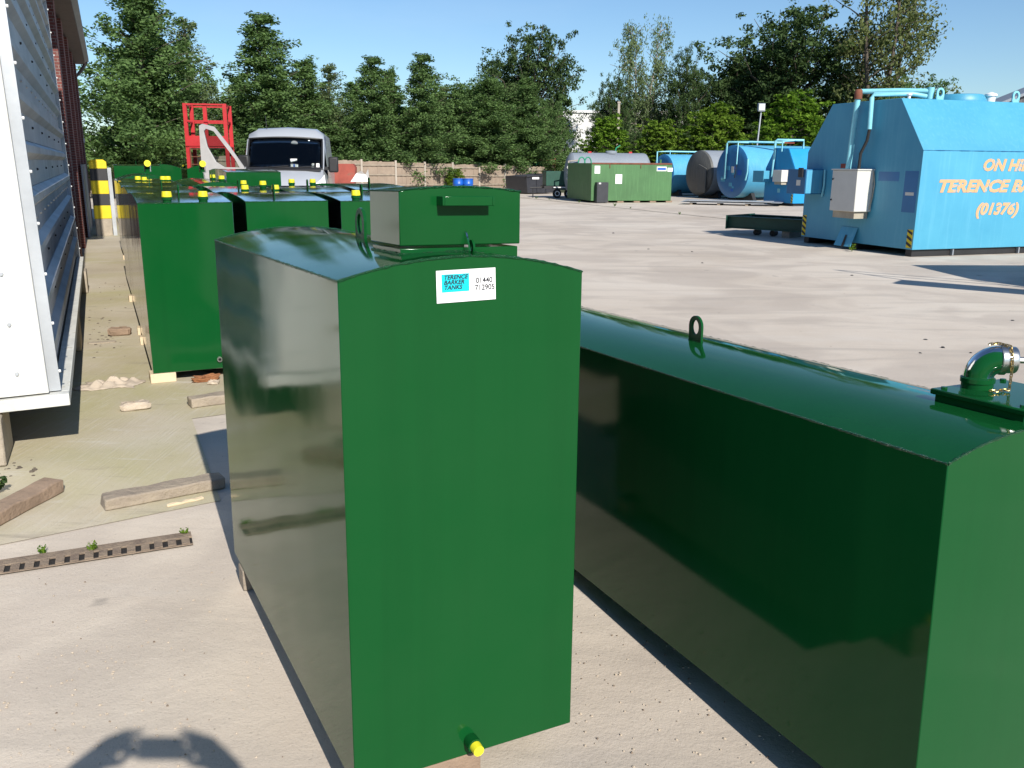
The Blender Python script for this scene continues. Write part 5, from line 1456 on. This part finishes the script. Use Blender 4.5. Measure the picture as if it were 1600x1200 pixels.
def trailer():
    a = G(853, 309.5)
    o = empty('trailer', (a.x, a.y, 0), R(8), 'small dark green trailer left of the faded green tank', 'trailer')
    MB().box(0, 1.55, 0, 1.1, .62, 1.35).build('body', MT['dark_green'], o, bevel=.01)
    MB().box(-.1, 1.6, -.02, 1.12, .48, .615).build('chassis', MT['black_steel'], o)
    MB().box(.35, 1.5, -.25, -.03, .52, .57).build('mudguard', MT['white'], o)
    for x in (.55, 1.15):
        w = MB().lathe([(.12, -.08), (.22, -.08), (.235, 0), (.22, .08), (.12, .08)], (x, -.12, .236), 16, (0, 1, 0)).build('tyre', MT['rubber'], o, smooth=40)
        MB().lathe([(.02, -.07), (.13, -.085), (.13, .085), (.02, .07)], (x, -.12, .236), 12, (0, 1, 0)).build('rim', MT['white'], w)
    MB().tube([(-.1, .5, .52), (-.75, .5, .5)], .04, 6).build('drawbar', MT['black_steel'], o)
    MB().cyl((-.6, .5, .0), (-.6, .5, .5), .03, None, 6).build('prop_stand', MT['black_steel'], o)
trailer()
def rack(px, py, w, h, label):
    a = G(px, py)
    o = empty('pallet_rack', (a.x, a.y, 0), R(5), label, 'rack', 'rusty racks along the fence')
    for x in (0, w):
        for y in (0, .8): MB().box(x - .04, x + .04, y - .04, y + .04, 0, h).build('upright', MT['rust'], o)
    for z in (h * .45, h - .1):
        for y in (-.06, .86): MB().box(0, w, y - .015, y + .015, z - .04, z + .04).build('beam', MT['rust'], o)
rack(808, 299, 2.4, 2.05, 'rusty steel rack behind the sea green skip')
rack(866, 300, 1.5, 1.95, 'rusty steel rack behind the small trailer')
def red_bin():
    a = AT(516, 290, 36)
    o = empty('tipping_bin', (a.x, 36, 0), R(6), 'rusty red tipping bin with sloping end right of the van', 'bin')
    MB().prism([(-.4, .85), (.95, .85), (1.02, 1.50), (.92, 1.66), (-.4, 1.66)], 'y', 0, 1.0).build('hopper', MT['rust_red'], o, bevel=.01)
    MB().prism([(-.4, .02), (.85, .02), (.85, .846), (-.4, .846)], 'y', .05, .95).build('base_box', MT['grey_tank'], o)
    MB().box(-.42, .98, -.03, -.003, .84, .90).build('lip', MT['rust'], o)
red_bin()
def drum(px, label):
    a = AT(px, 279, 49.5)
    o = empty('drum', (a.x, 49.5, 0), 0, label, 'drum', 'blue drums by the fence')
    z = .95
    MB().lathe([(.27, .004), (.29, .02), (.29, .28), (.305, .30), (.29, .32), (.29, .60), (.305, .62), (.29, .64), (.29, .86), (.27, .88), (.01, .875)], (0, 0, 0), 18).build('barrel', MT['drum_blue'], o, smooth=40)
    MB().lathe([(.30, .86), (.31, .88), (.30, .90)], (0, 0, 0), 18).build('hoop', MT['drum_blue'], o, smooth=40)
    return o
d1 = drum(716, 'left of the two blue drums seen over the tank lid'); d2 = drum(731, 'right of the two blue drums seen over the tank lid')
plant('c2', 712, 262, 17, 52, 'small yellowish shrub by the fence above the blue drums', name='shrub', cat='shrub')
def white_tarp():
    a = AT(548, 290, 16.5)
    o = MB().add([(0, 0, -.10), (.10, .05, .05), (.20, .0, .10), (.27, .06, .03), (.33, .0, .14), (.34, .05, -.10), (.17, .3, -.10)], [(0, 1, 6), (1, 2, 6), (2, 3, 6), (3, 4, 6), (4, 5, 6), (0, 6, 5), (0, 5, 4, 3, 2, 1)]).build('folded_sheet', MT['white'])
    o.location = (a.x, 16.5, 1.46)
    return tag(o, 'white crumpled sheet poking up behind the parked green tanks', 'sheet')
white_tarp()
st_ = empty('scrap_stack', (AT(552, 300, 16.5).x, 16.6, 0), A25, 'low steel stack under the white sheet behind the tanks', 'stack')
for k in range(4): MB().box(-.25, .35, -.3, .7, .004 + k * .33, .325 + k * .33).build('steel_bundle', MT['rust'] if k % 2 else MT['galv'], st_)

# steel beam trailer left of the big blue tank
def beam():
    a = G(1135, 366); b = Vector((6.85, 21.15, 0)); d = b - a
    o = empty('steel_skid', (a.x, a.y, 0), math.atan2(d.y, d.x), 'dark green steel skid frame lying left of the big blue tank', 'skid')
    L = d.length + .35
    for y in (0, 1.15):
        MB().prism([(y, .16), (y + .16, .16), (y + .16, .18), (y + .09, .18), (y + .09, .44), (y + .16, .44), (y + .16, .46), (y, .46), (y, .44), (y + .07, .44), (y + .07, .18), (y, .18)], 'x', 0, L).build('beam', MT['dark_green'], o)
    for x in (.0, .8, 1.6): MB().box(x + .01, x + .10, .162, 1.148, .22, .42).build('cross_member', MT['dark_green'], o)
    MB().box(-.014, -.002, -.05, 1.35, .14, .48).build('end_plate', MT['dark_green'], o)
    for x in (.7, 1.15): MB().lathe([(.02, -.09), (.075, -.08), (.075, .08), (.02, .09)], (x, .3, .082), 12, (0, 1, 0)).build('roller', MT['black_steel'], o)
    for x in (1.5,): MB().box(x, x + .2, .05, 1.2, .004, .155).build('bearer', MT['old_wood'], o)
beam()
def flat_sheets():
    a, b = G(1063, 319.5), G(1172, 322)
    d = b - a
    o = empty('plate_stack', (a.x, a.y, 0), math.atan2(d.y, d.x), 'flat steel plates stacked on bearers before the cylinder tanks', 'plates')
    for k, (x0, x1, y0) in enumerate(((0, 3.6, 0), (.3, 4.3, .1), (.1, 3.9, -.05))):
        MB().box(x0, x1, y0, y0 + 1.2, .10 + k * .035, .125 + k * .035).build('plate', MT['galv'] if k != 1 else MT['grey_tank'], o)
    for x in (.4, 1.6, 2.8): MB().box(x, x + .12, .05, 1.15, .004, .098).build('bearer', MT['old_wood'], o)
flat_sheets()

def light_pole():
    a = AT(1191, 163, 50)
    o = empty('floodlight_pole', (a.x - .25, 50, 0), 0, 'slim grey pole with box floodlight behind the blue tanks', 'lamp post')
    MB().cyl((0, 0, 0), (.22, 0, 4.6), .055, .04, 8).build('pole', MT['galv'], o, smooth=60)
    h = MB().prism([(-.14, 4.55), (.12, 4.60), (.10, 5.0), (-.12, 4.98)], 'x', .02, .40).build('lamp_head', MT['grey_tank'], o, bevel=.02)
    MB().box(.05, .37, -.155, -.142, 4.62, 4.94).build('lens', MT['grey_box'], h)
light_pole()
def conc_pole():
    a = AT(967, 166, 64)
    o = empty('concrete_pole', (a.x, 64, 0), 0, 'short square concrete pole rising between the trees', 'pole')
    MB().prism([(-.10, 0), (.10, 0), (.075, 5.85), (-.075, 5.85)], 'y', -.08, .08).build('shaft', MT['post'], o)
    MB().box(-.11, .11, -.10, .10, 5.84, 5.95).build('cap', MT['post'], o)
conc_pole()

# ------------------------------------------------------------------ things just beyond the right edge that throw the shadows on the yard
def beyond_right():
    tip = G(1422, 414); k = 1 / math.tan(R(SUN_EL)); dx, dy = math.sin(R(SUN_AZ)) * k, -math.cos(R(SUN_AZ)) * k
    h = 2.7
    o = empty('box_tank', (tip.x + dx * h, tip.y + dy * h, 0), R(2), 'grey tank beyond the right edge whose shadow lies before the blue tank', 'tank')
    MB().box(0, 5, -2.0, 0, .1, h).build('shell', MT['grey_tank'], o, bevel=.01)
    MB().box(.1, 4.9, -1.9, -.1, .005, .098).build('skid', MT['black_steel'], o)
    tip2 = G(1409, 437); h2 = 2.2
    o2 = empty('gantry', (tip2.x + dx * h2, tip2.y + dy * h2, 0), R(-38), 'steel walkway gantry beyond the right edge casting a band of shadow', 'gantry')
    MB().box(0, 4.2, -.55, .0, h2 - .08, h2).build('deck', MT['galv'], o2)
    for x in (1.9, 4.0):
        for y in (-.5, -.06): MB().cyl((x, y, 0), (x, y, h2 - .08), .04, None, 8).build('leg', MT['galv'], o2)
    for z in (h2 + .5, h2 + .95):
        MB().cyl((-.0, -.02, z), (4.2, -.02, z), .02, None, 6).build('hand_rail', MT['galv'], o2)
    for x in (0.02, 2.1, 4.18): MB().cyl((x, -.02, h2), (x, -.02, h2 + .95), .02, None, 6).build('rail_post', MT['galv'], o2)
beyond_right()

# ------------------------------------------------------------------ the photographer, whose shadow falls on the concrete
def photographer():
    V, E, Rr = [], [], []
    def jt(p, r, parent=None):
        V.append(p); Rr.append((r, r) if not isinstance(r, tuple) else r)
        if parent is not None: E.append((parent, len(V) - 1))
        return len(V) - 1
    by = -.46
    pel = jt((0.02, by, .98), (.165, .125))
    wa = jt((0.02, by + .01, 1.14), (.145, .11), pel); ch = jt((0.02, by, 1.32), (.17, .125), wa); up = jt((.02, by - .01, 1.45), (.13, .095), ch)
    nk = jt((.02, by + .02, 1.54), (.058, .06), up); hd0 = jt((.02, by + .05, 1.62), (.075, .09), nk); hd1 = jt((.02, by + .06, 1.70), (.08, .10), hd0); hd2 = jt((.02, by + .05, 1.765), (.06, .075), hd1)
    for s in (-1, 1):
        hp = jt((.02 + s * .10, by, .90), .095, pel); kn = jt((.02 + s * .115, by + .03, .50), .062, hp); cf = jt((.02 + s * .12, by, .34), .058, kn); an = jt((.02 + s * .125, by - .02, .09), .042, cf)
        ft = jt((.02 + s * .13, by + .06, .045), (.045, .036), an); jt((.02 + s * .14, by + .17, .034), (.042, .026), ft)
        sh = jt((.02 + s * .20, by, 1.43), .062, up); el = jt((.02 + s * .40, by + .14, 1.27), .050, sh); fa = jt((s * .33, by + .29, 1.46), .048, el); wr = jt((s * .235, -.085, 1.64), (.038, .034), fa)
        pa = jt((s * .175, -.050, 1.70), (.046, .030), wr); kc = jt((s * .128, -.040, 1.735), (.044, .024), pa)
        # four fingers over the back of the phone, thumb on the near side
        for i, (dz, ln) in enumerate(((.036, .038), (.014, .044), (-.008, .040), (-.028, .032))):
            a = jt((s * .100, -.032, 1.725 + dz), .0105, kc); b = jt((s * (.086 - .2 * ln), -.010, 1.70 + dz * 1.25), .0088, a); c = jt((s * (.075 - .5 * ln), -.004, 1.70 + dz * 1.3), .0080, b)
        t1 = jt((s * .110, -.060, 1.675), .0115, pa); t2 = jt((s * .085, -.055, 1.70), .0100, t1); jt((s * .062, -.040, 1.715), .0088, t2)
    me = bpy.data.meshes.new('person'); me.from_pydata(V, E, [])
    o = bpy.data.objects.new('person_tmp', me); col.objects.link(o)
    sk = o.modifiers.new('skin', 'SKIN'); sk.use_smooth_shade = True
    for i, d in enumerate(me.skin_vertices[0].data): d.radius = Rr[i]; d.use_root = (i == 0)
    sb = o.modifiers.new('sub', 'SUBSURF'); sb.levels = 2; sb.render_levels = 2
    dg = bpy.context.evaluated_depsgraph_get()
    m2 = bpy.data.meshes.new_from_object(o.evaluated_get(dg)); bpy.data.objects.remove(o)
    m2.materials.clear()
    for k in ('skin', 'shirt', 'trousers', 'rubber', 'hair'): m2.materials.append(MT[k])
    for p in m2.polygons:
        c = p.center
        i = 0
        if c.z < .10: i = 3
        elif c.z < 1.0: i = 2
        elif c.z < 1.50 and c.y < by + .20: i = 1
        if c.z > 1.70 and c.y < by + .09 and abs(c.x - .02) < .14: i = 4
        p.material_index = i; p.use_smooth = True
    root = empty('person', (0, 0, 0), 0, 'person in dark shirt standing behind the viewpoint, holding a phone in both hands', 'person')
    b = bpy.data.objects.new('body', m2); col.objects.link(b); b.parent = root
    nose = MB().lathe([(.016, 0), (.012, .014), (.004, .022)], (.02, by + .145, 1.655), 8, (0, 1, -.3)).build('nose', MT['skin'], root, smooth=60)
    for s in (-1, 1):
        MB().lathe([(.004, -.012), (.012, -.004), (.012, .004), (.003, .010)], (.02 + s * .032, by + .135, 1.685), 8, (0, 1, 0)).build('eye', MT['white'], root, smooth=60)
        MB().lathe([(.008, 0), (.03, .004), (.028, .012), (.01, .016)], (.02 + s * .082, by + .05, 1.675), 8, (s, 0, 0)).build('ear', MT['skin'], root, smooth=60)
    MB().tube([(-.005, by + .142, 1.622), (.02, by + .148, 1.620), (.045, by + .142, 1.622)], .005, 6).build('mouth', MT['rust_red'], root, smooth=60)
    ph = MB().box(-.068, .068, -.0045, .0045, -.035, .035).build('phone', MT['black_plastic'], None, bevel=.004)
    ph.location = (0.0, -.022, 1.700); ph.rotation_euler = (-PITCH, 0, 0)
    tag(ph, 'black phone held level in both hands at the viewpoint', 'phone')
photographer()
